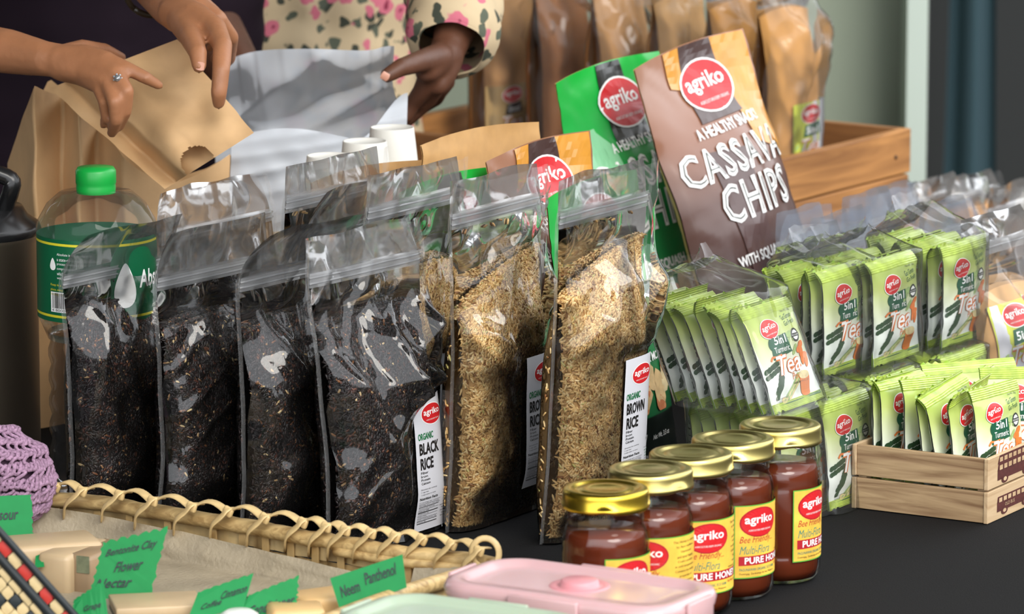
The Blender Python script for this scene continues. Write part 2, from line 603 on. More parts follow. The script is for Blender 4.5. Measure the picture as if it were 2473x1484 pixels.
class BagShape:
    def __init__(s, w, h, T, fill, lean, seed, flare=0.0, bend=0.0, hump=0.02, zipt=0.88, crease=0.011, tilt=0.0, slack=0.35):
        s.slack = slack
        s.nip = 0.05 if zipt > 0.85 else 0.16
        s.stk = None
        s.w, s.h, s.T, s.fill, s.lean, s.seed, s.flare, s.bend, s.hump, s.zipt, s.tilt = w, h, T, fill, lean, seed, flare, bend, hump, zipt, tilt
        rn = random.Random(seed)
        s.am = crease * 0.55
        s.cr = []
        for i in range(16):                                     # folds of the empty part and of the slack film
            x, t = rn.uniform(-0.5, 0.5), rn.choice([rn.uniform(fill - 0.22, zipt), rn.uniform(0.08, fill)])
            a = rn.choice([rn.uniform(0.7, 1.3), rn.uniform(1.8, 2.5), rn.uniform(1.3, 1.8)])
            s.cr.append((x * w, t * h, math.cos(a), math.sin(a), rn.uniform(0.012, 0.03), rn.uniform(0.03, 0.09), rn.uniform(0.3, 1.0) * crease))
    def th(s, t):
        T = s.T
        lo = 0.62 + 0.38 * sstep(0, 0.16, t)
        hi = 1 - sstep(s.fill - 0.28, s.zipt - 0.02, t)
        return max(T * lo * hi, 0.0012)
    def wd(s, t):
        k = 1 - 0.07 * sstep(0.0, 0.25, t) * (1 - sstep(s.fill - 0.12, s.zipt, t))
        return s.w * k
    def fillz(s, x):
        return s.h * (s.fill + s.hump * (1 - (2.2 * x / s.w) ** 2) + s.tilt * x / s.w)
    def pos(s, a, t, side, inset=0.0, crease=1.0):
        """a in -1..1 across, t in 0..1 up, side -1 front / +1 back"""
        x = a * s.wd(t) / 2
        z = t * s.h
        cs = max(0.0, 1 - abs(a) ** 5.0) ** 0.5
        y = side * (s.th(t) * cs)
        if crease and side < 0:
            d = 0.0
            for cx, cz, ca, sa, wd_, ln, am in s.cr:
                dx, dz = x - cx, z - cz
                al, ac = dx * ca + dz * sa, -dx * sa + dz * ca
                k = max(0.0, 1 - abs(ac) / wd_)
                if k > 0:
                    d += am * k * math.exp(-(al / ln) ** 2)
            d *= (1 - abs(a) ** 6) * sstep(0.0, 0.1, t)
            msk = 1.0
            if s.stk:
                x0, z0, lw, lh = s.stk
                ox = max(x0 - x, x - x0 - lw, 0) ; oz = max(z0 - z, z - z0 - lh, 0)
                msk = sstep(0.0, 0.014, math.hypot(ox, oz))
            q_ = nz(x * 13 + s.seed * 3.1, z * 9 + x * 5, s.seed)
            sl = s.slack + (1 - s.slack) * sstep(s.fill - 0.3, s.fill - 0.08, t)
            d *= sl
            d += sl * s.am * max(0.0, 1 - 3.2 * abs(q_)) * sstep(0.06, 0.2, t) + sl * 0.6 * s.am * max(0.0, 1 - 4 * abs(nz(x * 20 - z * 12, z * 14, s.seed + 5)))
            up = sstep(s.fill - 0.04, s.fill + 0.02, t) * (1 - sstep(s.zipt - 0.05, s.zipt, t))
            d += 0.0035 * up * nz(x * 45 + s.seed, z * 30, 3) + 0.0016 * nz(x * 60, z * 60, s.seed) * (1 - up)
            d *= msk
            low = 1 - sstep(s.fill - 0.05, s.fill + 0.05, t)
            y -= crease * abs(d) * low + crease * d * (1 - low) * 0.8
        if t > s.zipt:
            k = (t - s.zipt) / (1 - s.zipt)
            y += side * s.flare * k + 0.004 * k * nz(x * 25, 7, s.seed) + s.bend * k * k
            z += 0.004 * nz(x * 18, 2, s.seed) * k
            x *= 1 - s.nip * k * k
        y -= side * inset
        if inset:
            x *= 1 - inset * 2 / s.w
        y += math.tan(s.lean) * z
        x += 0.0025 * nz(z * 16, s.seed * 1.7, 0)
        return Vector((x, y, z))
    def front(s, x, z, lift):
        """label surface: smooth front skin"""
        t = z / s.h
        a = max(-1, min(1, x / (s.wd(t) / 2)))
        p = s.pos(a, t, -1, 0, 0)
        e = 1e-3
        d1 = s.pos(min(1, a + e), t, -1, 0, 0) - s.pos(max(-1, a - e), t, -1, 0, 0)
        d2 = s.pos(a, t + e, -1, 0, 0) - s.pos(a, t - e, -1, 0, 0)
        n = d1.cross(d2).normalized()
        return p + n * (0.0022 + lift)

def rice_print(p, kind, x0, z0, w, h):
    """white sticker printed with the maker's oval, kind of rice and food facts"""
    def X(a): return x0 + a * w
    def Z(b): return z0 + b * h
    logo(p, X(0.52), Z(0.865), w * 0.30, h * 0.075)
    p.text('ORGANIC', X(0.07), Z(0.685), h * 0.052, INK_G, w=w * 0.42, bold=0.03)
    p.text(kind, X(0.09), Z(0.575), h * 0.088, INK_K, w=w * 0.56, bold=0.035)
    p.text('RICE', X(0.10), Z(0.465), h * 0.088, INK_K, w=w * 0.36, bold=0.035)
    for i, q in enumerate(('Fiber', 'Iron', 'Protein', 'Calcium')):
        p.text(q, X(0.10), Z(0.435 - 0.026 * i), h * 0.018, INK_K, w=w * (0.10 + 0.02 * len(q)), bold=0.01)
    for i, q in enumerate(('Direction for cooking:', '1 cup rice', '2 cups water or more')):
        p.text(q, X(0.08), Z(0.315 - 0.018 * i), h * 0.012, INK_K, w=w * 0.02 * len(q))
    p.text('1KG', X(0.78), Z(0.33), h * 0.02, INK_K, w=w * 0.12)
    p.text('Nutrition Facts', X(0.05), Z(0.245), h * 0.02, INK_K, w=w * 0.5, bold=0.02)
    for i, (q, t) in enumerate((('12 servings per container', 0), ('Serving size 1 cup (45g)', 1), ('Amount per serving', 0), ('Calories 200', 2), ('Total Fat 1g', 0), ('Sodium 0mg', 0), ('Total Carbohydrate 34g', 1), ('Protein 4g', 2))):
        zz = 0.222 - 0.022 * i
        p.text(q, X(0.05), Z(zz), h * 0.011, INK_K, w=w * 0.024 * len(q))
        p.line((X(0.05), Z(zz - 0.006)), (X(0.6), Z(zz - 0.006)), h * (0.0022 + 0.002 * t), INK_K)
    for i, q in enumerate(('Produced by', 'PAGUNAWAN', 'ORGANIC', 'ECO FARM', 'Dumingag', 'Zamboanga del Sur', 'Philippines', 'Distributed by', 'Trade and', 'Enterprises')):
        p.text(q, X(0.82), Z(0.27 - 0.022 * i), h * 0.012, INK_G if i in (1, 2, 3) else INK_K, w=w * 0.02 * max(6, len(q)), align='c')

def solve_lean(foot, V, px, py):
    """height and set-back of the point above foot that shows at this pixel"""
    r = ray(px, py)
    M = Matrix(((r.x, -V.x, 0), (r.y, -V.y, 0), (r.z, 0, -1)))
    k, m, z = M.inverted() @ (Vector((foot.x, foot.y, 0)) - Vector((0, 0, CAMZ)))
    return z - foot.z, m
def rice_bag(px, py, zp, label, kind, w, T, fill, phi, seed, sticker=None, flare=0.004, bend=0.0, n_grain=9000, loose=0, tilt=0.0, hump=0.02, zipt=0.88, detail=True, crease=0.011, at=None, slack=0.35):
    """px,py: near bottom corner; zp: where the near end of its zip shows"""
    U, V = UV(phi)
    corner_ = TUV(*at) if at else PT(px, py)
    foot = corner_ + U * (w / 2) + V * (T * 0.55)
    zz, back = solve_lean(corner_ + V * (T * 0.55), V, *zp)
    h, lean = zz / zipt, math.atan2(back, zz)
    0 and print('bag', label[:30], 'h %.3f lean %.1f' % (h, math.degrees(lean)))
    filmm = None
    root = thing('rice_bag', label, 'bag of rice', (foot.x, foot.y, TZ + 0.0015), phi, kind + ' rice bags standing in a row')
    S = BagShape(w, h, T, fill, lean, seed, flare, bend, hump, zipt, crease, tilt, slack)
    S.stk = sticker
    rn = np.random.default_rng(seed)
    # film: front, back, and the folded foot
    nu, nv = (44, 96) if detail else (20, 40)
    g = G()
    g.grid(lambda a, b: S.pos(2 * a - 1, b * zipt, -1), nu, nv)
    g.grid(lambda a, b: S.pos(1 - 2 * a, b * zipt, 1, 0, 0), 20, 40)
    g.grid(lambda a, b: S.pos(2 * a - 1, 0, -1).lerp(S.pos(2 * a - 1, 0, 1, 0, 0), b), 20, 4)
    skin = g.build('film', filmm or M_FILM, root)
    g = G()
    g.grid(lambda a, b: S.pos(2 * a - 1, zipt + b * (1 - zipt), -1), nu, 12)
    g.grid(lambda a, b: S.pos(1 - 2 * a, zipt + b * (1 - zipt), 1, 0, 0), 24, 8)
    g.build('top_flap', M_FLAP, root)
    # welded side seams
    for sgn in (-1, 1):
        g = G()
        def seam(a, b, sgn=sgn):
            p = S.pos(sgn, b, -1, 0, 0)
            return p + Vector((sgn * 0.006 * a, -0.001 * math.sin(3 * a), 0))
        g.grid(seam, 2, 60)
        g.build('side_seam', M_SEAM, root)
    # press-to-close strip: two ribs on a milky band
    zt = zipt
    g = G()
    for sd in (-1, 1):
        g.grid(lambda a, b, sd=sd: S.pos(2 * a - 1, zt - 0.012 + 0.045 * b, sd, -0.0006, 0), 24, 3)
    for q in (0.002, 0.020):
        g.tube([S.pos(-1 + 2 * k / 24, zt + q, -1, -0.0008, 0) for k in range(25)], 0.0011, 6)
    g.build('zip_strip', M_ZIP, root)
    # rice: solid core and loose grain skin
    I = 0.0022
    g = G()
    def core(side):
        def f(a, b):
            a2 = 2 * a - 1
            zt_ = min(b * 1.0, 1) * S.fillz(a2 * w / 2) / h
            return S.pos(a2 * 0.975, max(0.012, zt_), side, I, 0)
        return f
    g.grid(core(-1), 20, 36)
    g.grid(lambda a, b: core(1)(1 - a, b), 20, 36)
    def cap(a, b):
        return core(-1)(a, 1.0).lerp(core(1)(a, 1.0), b)
    g.grid(cap, 20, 4)
    corem = M_BROWN_IN if kind == 'brown' else M_BLACK_IN
    rc = g.build('rice', corem, root, label=kind + ' rice grains')
    # grains on the skin of the core
    pos, tn, nr = [], [], []
    nf = n_grain
    ex = rn.random((nf, 5))
    for k in range(nf):
        a = 2 * ex[k, 0] - 1
        side = -1 if ex[k, 1] < 0.80 else 1
        b = ex[k, 2]
        if ex[k, 1] > 0.93:
            p = cap(ex[k, 0], ex[k, 2]); n = Vector((0, 0, 1))
        else:
            zt_ = max(0.02, b * S.fillz(a * w / 2) / h)
            p = S.pos(a * 0.985, zt_, side, I - 0.0006, 0)
            e = 0.01
            n = (S.pos(a * 0.985 + e, zt_, side, I, 0) - S.pos(a * 0.985 - e, zt_, side, I, 0)).cross(S.pos(a * 0.985, zt_ + e, side, I, 0) - S.pos(a * 0.985, zt_ - e, side, I, 0)) * (-side)
            n = n.normalized() if n.length > 1e-9 else Vector((0, -1, 0))
        an = ex[k, 3] * math.pi * 2
        t1 = n.orthogonal().normalized()
        t2 = n.cross(t1)
        t = (t1 * math.cos(an) + t2 * math.sin(an) + n * (ex[k, 4] - 0.5) * 0.5).normalized()
        n2 = (n - t * n.dot(t)).normalized()
        pos.append(p); tn.append(t); nr.append(n2)
    # a few grains caught under the strip
    for k in range(loose):
        a = rn.uniform(-0.8, 0.8)
        pos.append(S.pos(a, zipt - rn.uniform(0.015, 0.03), -1, 0.0, 0) + Vector((0, 0.0012, 0)))
        an = rn.uniform(0, 6.28)
        tn.append(Vector((math.cos(an), 0, math.sin(an)))); nr.append(Vector((0, -1, 0)))
    N = len(pos)
    gl = rn.uniform(0.0062, 0.0084, N) if kind == 'brown' else rn.uniform(0.0058, 0.0078, N)
    gw = rn.uniform(0.0021, 0.0027, N)
    tone = rn.random(N) if kind == 'brown' else rn.random(N) ** 1.25
    grains('grain_layer', np.array(pos), np.array(tn), np.array(nr), gl, gw, tone, M_BROWN if kind == 'brown' else M_BLACK, rc)
    if sticker:
        x0, z0, lw, lh = sticker
        gp = G()
        gp.grid(lambda a, b: S.front(x0 + a * lw, z0 + b * lh, 0.0), 8, 20)
        st = gp.build('label', M_LABEL, root, label='white printed sticker')
        p = Print()
        rice_print(p, 'BLACK' if kind == 'black' else 'BROWN', x0, z0, lw, lh)
        p.build('lettering', S.front, st, step=0.00016)
    return root, S

BW, BT = 0.146, 0.025
rice_bag(1345, 1322, (1350, 548), 'clear bag of brown rice with its white label fully in view, nearest the honey jars', 'brown', BW, BT, 0.73, R(58), 11, sticker=(0.006, 0.034, 0.056, 0.116), loose=4, tilt=0.13, crease=0.016, slack=0.12)
rice_bag(1117, 1294, (1092, 550), 'clear bag of brown rice, middle of the three brown ones, its label half hidden', 'brown', BW, BT, 0.69, R(58), 23, sticker=(0.008, 0.026, 0.056, 0.116), loose=5, tilt=0.15, crease=0.016, slack=0.12)
rice_bag(893, 1268, (886, 535), 'clear bag of brown rice right behind the foremost black rice bag', 'brown', BW, BT, 0.68, R(57), 37, sticker=(0.010, 0.022, 0.056, 0.116), tilt=0.05)
rice_bag(674, 1240, (690, 510), 'mostly hidden bag of brown rice, its tall clear top rising behind the black rice', 'brown', BW, BT, 0.64, R(57), 41, loose=5, n_grain=3000)
KW, KT = 0.153, 0.024
rice_bag(832, 1350, (748, 692), 'foremost clear bag of black rice, white label in full view by the basket rim', 'black', KW, KT, 0.71, R(54), 53, zipt=0.86, sticker=(0.016, 0.004, 0.053, 0.116), flare=0.003, tilt=0.05, slack=1.0, crease=0.017)
rice_bag(618, 1320, (576, 702), 'clear bag of black rice second from the front, tucked behind the foremost one', 'black', KW, KT, 0.68, R(54), 67, zipt=0.82, sticker=(0.016, 0.004, 0.050, 0.104), loose=3, bend=-0.03, slack=0.7)
rice_bag(420, 1290, (378, 700), 'clear bag of black rice with loose grains caught under its zip strip', 'black', KW, KT, 0.67, R(54), 71, zipt=0.82, sticker=(0.018, 0.004, 0.050, 0.100), loose=16, bend=-0.012, slack=0.6)
rice_bag(205, 1262, (152, 694), 'clear bag of black rice at the far end of the row beside the water bottle', 'black', KW, KT, 0.71, R(54), 83, zipt=0.82, loose=4, bend=-0.025, slack=0.6)
rice_bag(742, 1236, (738, 592), 'black rice bag hidden but for a wrinkled clear top between brown and black rows', 'black', KW, 0.012, 0.55, R(57), 97, zipt=0.84, n_grain=1500, at=(-0.015, 0.258), bend=-0.015)
rice_bag(408, 1205, (385, 590), 'black rice bag hidden but for a shiny crinkled top behind the far black bags', 'black', KW * 1.1, 0.012, 0.55, R(56), 101, zipt=0.84, n_grain=1500, at=(0.01, 0.385))
# ------------------------------------------------------------------ honey jars
M_GOLD = mat('gold_lid', (204, 188, 116), 0.30, metal=1.0)
M_GLASS = film('jar_glass', haze=0.0, rough=0.03, refl=0.75)
M_HONEY = mat('honey', (104, 44, 22), 0.12, spec=0.6, sss=0.0)
M_HLAB = mat('honey_label', (236, 188, 74), 0.45, noise_amt=0.22, noise_scale=45)
M_HEDGE = mat('label_edge_green', (96, 172, 60), 0.5)
M_BAND = mat('ink_crimson', (168, 26, 40), 0.45)
M_TEAL = mat('ink_teal', (40, 128, 110), 0.5)
JR, JH = 0.0345, 0.117
def make_jar(label):
    root = thing('honey_jar', label, 'jar', group='honey jars in a slanting row')
    g = G()
    glass = [(0.0, 0.0), (0.028, 0.0), (0.0325, 0.003), (JR, 0.010), (JR, 0.022), (JR - 0.0005, 0.024), (JR, 0.026), (JR, 0.080), (JR - 0.0006, 0.083), (JR, 0.086),
             (JR - 0.001, 0.092), (0.0315, 0.099), (0.0300, 0.1025), (0.0300, 0.1045), (0.0306, 0.106), (0.0300, 0.1075), (0.0300, 0.116)]
    g.lathe(glass, 64)
    g.build('glass', M_GLASS, root)
    g = G()
    g.lathe([(0.0, 0.003)] + [(max(r - 0.0022, 0.001), max(z, 0.003)) for r, z in glass[1:11]] + [(0.0302, 0.0975), (0.0, 0.0975)], 48)
    g.build('honey', M_HONEY, root)
    g = G()
    n = 96
    lid = [(0.0, 0.1292), (0.0125, 0.1293), (0.0135, 0.1297), (0.0205, 0.1297), (0.0215, 0.1290), (0.0245, 0.1288), (0.0258, 0.1302), (0.0300, 0.1306), (0.0326, 0.1300), (0.0338, 0.1285), (0.0340, 0.1260), (0.0340, 0.1190), (0.0346, 0.1180), (0.0346, 0.1155), (0.0335, 0.1145), (0.0312, 0.1150)]
    vs_ = []
    for k, (r, z) in enumerate(lid):
        for i in range(n):
            a = 2 * math.pi * i / n
            dz = 0.0
            if k >= 12: dz = 0.0014 * max(0, math.cos(a * 4)) ** 2
            vs_.append((r * math.cos(a), r * math.sin(a), z + dz))
    fs = []
    for j in range(len(lid) - 1):
        for i in range(n):
            a, b = j * n + i, j * n + (i + 1) % n
            fs.append((a, a + n, b + n, b))
    g.add(vs_, fs)
    g.build('lid', M_GOLD, root, label='gold screw lid')
    # paper label round the glass
    L, z0, lh = 0.112, 0.0195, 0.052
    def fn(s, t, lift):
        a = s * 1.1 / JR
        r = JR + 0.0004 + lift
        return Vector((r * math.cos(a), r * math.sin(a), z0 + t * 1.17))
    gp = G(); gp.grid(lambda a, b: fn(a * L, b * lh, 0), 40, 4)
    lb = gp.build('label', M_HEDGE, root, label='yellow honey label with green edge')
    p = Print()
    p.rect(0.0008, 0.0008, L - 0.0008, lh - 0.0008, M_HLAB, 1, 40, 4)
    logo(p, 0.0215, 0.0395, 0.0165, 0.0098, lift=2, edge=M_BAND)
    p.text('Bee Friendly...', 0.004, 0.0238, 0.0062, M_BAND, w=0.031, shear=0.35, lift=2)
    p.text('Multi-Flora', 0.004, 0.0172, 0.0058, M_TEAL, w=0.027, shear=0.35, lift=2)
    p.rect(0.0035, 0.0092, 0.054, 0.0158, M_BAND, 2, 20, 1)
    p.text('PURE HONEY', 0.008, 0.0102, 0.0048, INK_W, w=0.044, bold=0.025, lift=3)
    p.text('PAGUNAWAN ORGANIC ECO FARM', 0.004, 0.0052, 0.0020, M_TEAL, w=0.034, lift=2, bold=0.01)
    p.text('Dumingag, Zamboanga del Sur, Philippines', 0.004, 0.0022, 0.0018, INK_K, w=0.034, lift=2)
    p.text('No Preservatives', 0.040, 0.0062, 0.0020, M_BAND, w=0.016, lift=2)
    for i, q in enumerate(('This Honey is collected', 'by Apis mellifera.', 'Unprocessed', 'and never heated.', 'Could crystalize', 'in cold temperature.', 'Contains the healing', 'properties of', 'natural enzymes,', 'minerals, pollen & propolis')):
        p.text(q, 0.056, 0.0465 - 0.0034 * i, 0.0022, INK_K, w=0.00115 * len(q), lift=2, align='c')
    for i in range(3):
        p.text(('Nutrition Information', 'Serving Size 1 Tbsp', 'Energy 64 Calories')[i], 0.058, 0.0060 - 0.0020 * i, 0.0016, INK_K, w=0.018, lift=2)
    p.build('lettering', fn, lb, step=0.00012)
    return root
# rim centres of the five lids in the photograph -> feet on the cloth
jar0 = make_jar('honey jar with a brighter gold lid, nearest of the row behind the pink box')
def jar_at(px, py):
    q = PT(px, py, TZ + 0.130)
    return Vector((q.x, q.y, TZ + 0.0008))
J = [(1463, 1181, 0, None), (1571, 1133, -46, 'honey jar second in the slanting row, its label turned to a column of small print'),
     (1669, 1095, -14, 'middle honey jar of the five, red band reading PURE HO'), (1770, 1060, 2, 'fourth honey jar in the row, its whole oval logo facing out'),
     (1884, 1026, 18, 'last honey jar of the row, beside the clear tea bundles')]
for i, (px, py, rot, lb) in enumerate(J):
    j = jar0 if i == 0 else copy_tree(jar0)
    if lb: j['label'] = lb
    j.location = jar_at(px, py)
    j.rotation_euler = (0, 0, R(-92 + rot))

for ch in jar0.children:
    if ch.name.startswith('lid'):
        ch.material_slots[0].link = 'OBJECT'
        ch.material_slots[0].material = mat('bright_gold_lid', (222, 190, 66), 0.26, metal=1.0)

# ------------------------------------------------------------------ tea sachets
SWD, SHT = 0.088, 0.095
H0 = 0.110
M_SACH = ramp_mat('sachet_print', [(0.0, (84, 128, 62)), (0.05, (222, 228, 222)), (0.45, (224, 230, 222)), (0.66, (208, 216, 176)), (0.82, (184, 198, 118)), (1.0, (162, 184, 84))], 'Z', 0, SHT, rough=0.32, coat=0.35, noise_w=0.02, nscale=30)
M_SBACK = ramp_mat('sachet_back', [(0.0, (120, 164, 52)), (0.10, (150, 186, 70)), (0.14, (216, 220, 216)), (0.84, (206, 212, 206)), (0.88, (160, 192, 80)), (1.0, (140, 176, 52))], 'Z', 0, SHT, rough=0.32, coat=0.35)
M_CRIMP = mat('sachet_crimp', (160, 182, 74), 0.32, coat=0.3, noise_amt=0.25, noise_scale=120)
M_DKG = mat('ink_dark_green', (24, 84, 58), 0.4)
M_LEAF = mat('ink_leaf', (38, 66, 38), 0.45, noise_amt=0.4, noise_scale=300)
M_LEAF2 = mat('ink_leaf_pale', (150, 176, 110), 0.45, noise_amt=0.3, noise_scale=200)
M_ORNG = mat('ink_orange', (214, 116, 52), 0.4, noise_amt=0.15, noise_scale=150)
M_TEA = mat('ink_tea', (206, 112, 36), 0.4)
M_ROOT = mat('ink_root', (206, 190, 140), 0.45, noise_amt=0.2, noise_scale=200)
M_BOXINK = mat('ink_charcoal', (50, 54, 52), 0.5)
def sachet_shape(T, seed, curl=0.0):
    def pos(a, t, side):
        """a -1..1, t 0..1"""
        x = a * SWD / 2
        body = sstep(0.08, 0.24, t) * (1 - sstep(0.76, 0.92, t))
        cs = max(0, 1 - abs(a) ** 2.6)
        y = side * (0.0006 + T * body * cs ** 0.6)
        x *= 1 - 0.05 * body
        y += side * 0.0012 * abs(nz(x * 70, t * 6, seed)) * body
        if t > 0.86: y += curl * ((t - 0.86) / 0.14) ** 2 + 0.002 * nz(x * 40, 5, seed)
        if t < 0.1: y += 0.0025 * nz(x * 40, 9, seed) * (0.1 - t) / 0.1
        z = t * SHT
        if t > 0.999 or t < 0.001:
            z += 0.0012 * (1 if int((a + 1) * 24) % 2 else -1)
        return Vector((x, y, z))
    return pos
def sachet_print(pos):
    p = Print()
    h = H0
    logo(p, -0.014, 0.082, 0.0145, 0.0098, rot=0.08, lift=3)
    p.text('Go Green', 0.012, 0.0865, 0.0052, M_DKG, w=0.020, lift=2, rot=0.1)
    p.text('Go Fresh', 0.013, 0.0800, 0.0052, M_DKG, w=0.020, lift=2, rot=0.1)
    p.text('Net Wt. 20g', 0.018, 0.0945, 0.0026, INK_K, w=0.016, lift=2)
    p.ellipse(0.026, 0.069, 0.0072, 0.0072, M_BOXINK, 2)
    p.ellipse(0.026, 0.069, 0.0052, 0.0052, INK_W, 3)
    p.rect(0.0185, 0.0672, 0.0335, 0.0708, M_BOXINK, 4, 3, 1)
    p.text('100% ORGANIC', 0.026, 0.0681, 0.0016, INK_W, w=0.013, lift=5, align='c')
    # dark green patch behind the name
    p.quad((-0.023, 0.050), (0.012, 0.054), (0.010, 0.074), (-0.018, 0.072), M_DKG, 2)
    p.ellipse(-0.0175, 0.066, 0.006, 0.007, M_DKG, 2)
    p.text('5in1', -0.014, 0.0645, 0.0085, INK_W, w=0.021, bold=0.02, lift=4)
    p.text('Turmeric', -0.017, 0.0560, 0.0062, INK_W, w=0.026, bold=0.005, lift=4)
    p.text('Tea', -0.021, 0.0330, 0.0205, M_ORNG, w=0.040, shear=0.35, bold=0.05, lift=4)
    p.text('Tea', -0.0205, 0.0334, 0.0198, INK_W, w=0.039, shear=0.35, bold=0.012, lift=5)
    p.stroke([(-0.028, 0.0500), (-0.024, 0.0535), (-0.016, 0.0525), (-0.008, 0.0535)], 0.0022, M_ORNG, 4)
    p.text('Powder', -0.002, 0.0260, 0.0068, M_ORNG, w=0.024, shear=0.35, lift=4)
    p.text('with Brown Sugar', -0.002, 0.0205, 0.0032, INK_K, w=0.026, shear=0.2, lift=4)
    rn = random.Random(4)
    for k in range(9):                                                  # leafy sprays
        a = k / 8
        for s_ in (-1, 1):
            p.ellipse(-0.039 + 0.020 * a, 0.038 + 0.006 * a + s_ * 0.003, 0.0030, 0.0024, M_LEAF, 2 + (k % 2), n=10, rings=1, rot=rn.uniform(0, 3))
            p.ellipse(-0.030 + 0.012 * a, 0.016 + 0.018 * a + s_ * 0.0028 * (1 - a * 0.3), 0.0034, 0.0026, M_LEAF, 2 + (k % 2), n=10, rings=1, rot=rn.uniform(0, 3))
    for k in range(4):                                                  # lemongrass
        p.quad((-0.022 + k * 0.003, 0.008), (-0.019 + k * 0.003, 0.007), (0.010 + k * 0.003, 0.031), (0.008 + k * 0.003, 0.032), M_ROOT if k % 2 else M_LEAF2, 2)
    p.ellipse(-0.020, 0.009, 0.0045, 0.0032, M_ROOT, 3, n=10)
    for k in range(6):                                                  # turmeric fingers and greens at the right
        p.ellipse(0.026 + rn.uniform(-0.006, 0.006), 0.040 + k * 0.0035, 0.0065, 0.0032, M_ORNG, 2 + k % 2, n=12, rings=1, rot=rn.uniform(0, 2))
        p.ellipse(0.014 + rn.uniform(-0.005, 0.010), 0.060 + rn.uniform(-0.01, 0.012), 0.006, 0.0022, M_LEAF2, 1, n=10, rings=1, rot=rn.uniform(0, 2))
    p.quad((0.010, 0.010), (0.024, 0.010), (0.027, 0.028), (0.008, 0.028), M_TEA, 4)   # glass of tea
    p.ellipse(0.0175, 0.028, 0.0095, 0.0042, M_ROOT, 5, n=16)
    p.ellipse(0.0175, 0.010, 0.007, 0.003, M_TEA, 4, n=16)
    p.text('NOT RECOMMENDED', -0.034, 0.0105, 0.0020, INK_K, w=0.022, lift=3)
    p.text('FOR PREGNANT WOMEN', -0.034, 0.0078, 0.0020, INK_K, w=0.022, lift=3)
    p.quad((-0.041, 0.0050), (0.041, 0.0050), (0.041, 0.0085), (0.020, 0.0068), M_DKG, 2)
    def fn(s, t, lift):
        return pos(max(-1, min(1, s / (SWD / 2) * 1.03)), t / h, -1) + Vector((0, -0.0004 - lift, 0))
    return p, fn
def back_print(pos):
    p = Print()
    h = H0
    p.rect(-0.036, 0.020, 0.030, 0.088, M_BOXINK, 1)
    p.rect(-0.0352, 0.0208, 0.0292, 0.0872, M_SBACK, 2)
    p.text('Nutrition Facts', -0.033, 0.080, 0.005, INK_K, w=0.045, lift=3, bold=0.02)
    for k in range(9):
        p.line((-0.033, 0.076 - k * 0.006), (0.027, 0.076 - k * 0.006), 0.0006 + 0.0006 * (k % 3 == 0), INK_K, 3)
    for k in range(7):
        p.ellipse(0.040, 0.025 + 0.008 * k, 0.004, 0.003, M_LEAF, 2, n=8, rings=1)
        p.ellipse(-0.040, 0.030 + 0.004 * k, 0.003, 0.003, M_LEAF, 2, n=8, rings=1)
    def fn(s, t, lift):
        return pos(max(-1, min(1, -s / (SWD / 2))), t / h, 1) + Vector((0, 0.0004 + lift, 0))
    return p, fn
SACHETS = []
for k in range(3):
    pos = sachet_shape((0.0042, 0.0034, 0.0050)[k], 10 + k * 7, (0.004, -0.006, 0.009)[k])
    g = G()
    g.grid(lambda a, b: pos(2 * a - 1, b, -1), 24, 40, 0)
    g.grid(lambda a, b: pos(1 - 2 * a, b, 1), 24, 40, 1)
    me = bpy.data.meshes.new('foil')
    me.from_pydata([tuple(v) for v in g.v], [], g.f)
    me.materials.append(M_SACH); me.materials.append(M_SBACK)
    me.polygons.foreach_set('material_index', g.m)
    me.polygons.foreach_set('use_smooth', [True] * len(g.f))
    # ribbed welds at both ends
    mc = []
    for nm, t0, t1 in (('top_seal', 0.885, 1.0), ('bottom_seal', 0.0, 0.075)):
        gc = G()
        for side in (-1, 1):
            gc.grid(lambda a, b, t0=t0, t1=t1, side=side: pos(2 * a - 1, t0 + (t1 - t0) * b, side) + Vector((0, side * (0.00035 + 0.0004 * (int(b * 12 + 0.5) % 2)), 0)), 24, 12)
        gc.f += [(len(gc.v) // 2 - 25 + i, len(gc.v) // 2 - 24 + i, len(gc.v) - 24 + i, len(gc.v) - 25 + i) for i in range(24)]
        gm = bpy.data.meshes.new(nm)
        gm.from_pydata([tuple(v) for v in gc.v], [], gc.f)
        gm.materials.append(M_CRIMP)
        mc.append(gm)
    p, fn = sachet_print(pos)
    mp_ = p.mesh('printed_front', fn, 0.00009)
    p, fn = back_print(pos)
    mb = p.mesh('printed_back', fn, 0.00009)
    SACHETS.append((me, mc, mp_, mb))
def sachet(M, label, group, var=0, back=False):
    me, mc, mp_, mb = SACHETS[var % 3]
    o = obj('tea_sachet', me)
    tag(o, label, 'sachet', group)
    o.matrix_world = M
    obj('top_seal', mc[0], o)
    obj('bottom_seal', mc[1], o)
    obj('printed_front', mp_, o)
    if back: obj('printed_back', mb, o)
    return o
def place(foot, phi, lean=0.0, roll=0.0):
    """local x along the face, -y out of the face; lean tips the top back, roll tips it left"""
    return Matrix.Translation(foot) @ Matrix.Rotation(phi, 4, 'Z') @ Matrix.Rotation(-roll, 4, 'Y') @ Matrix.Rotation(-lean, 4, 'X')

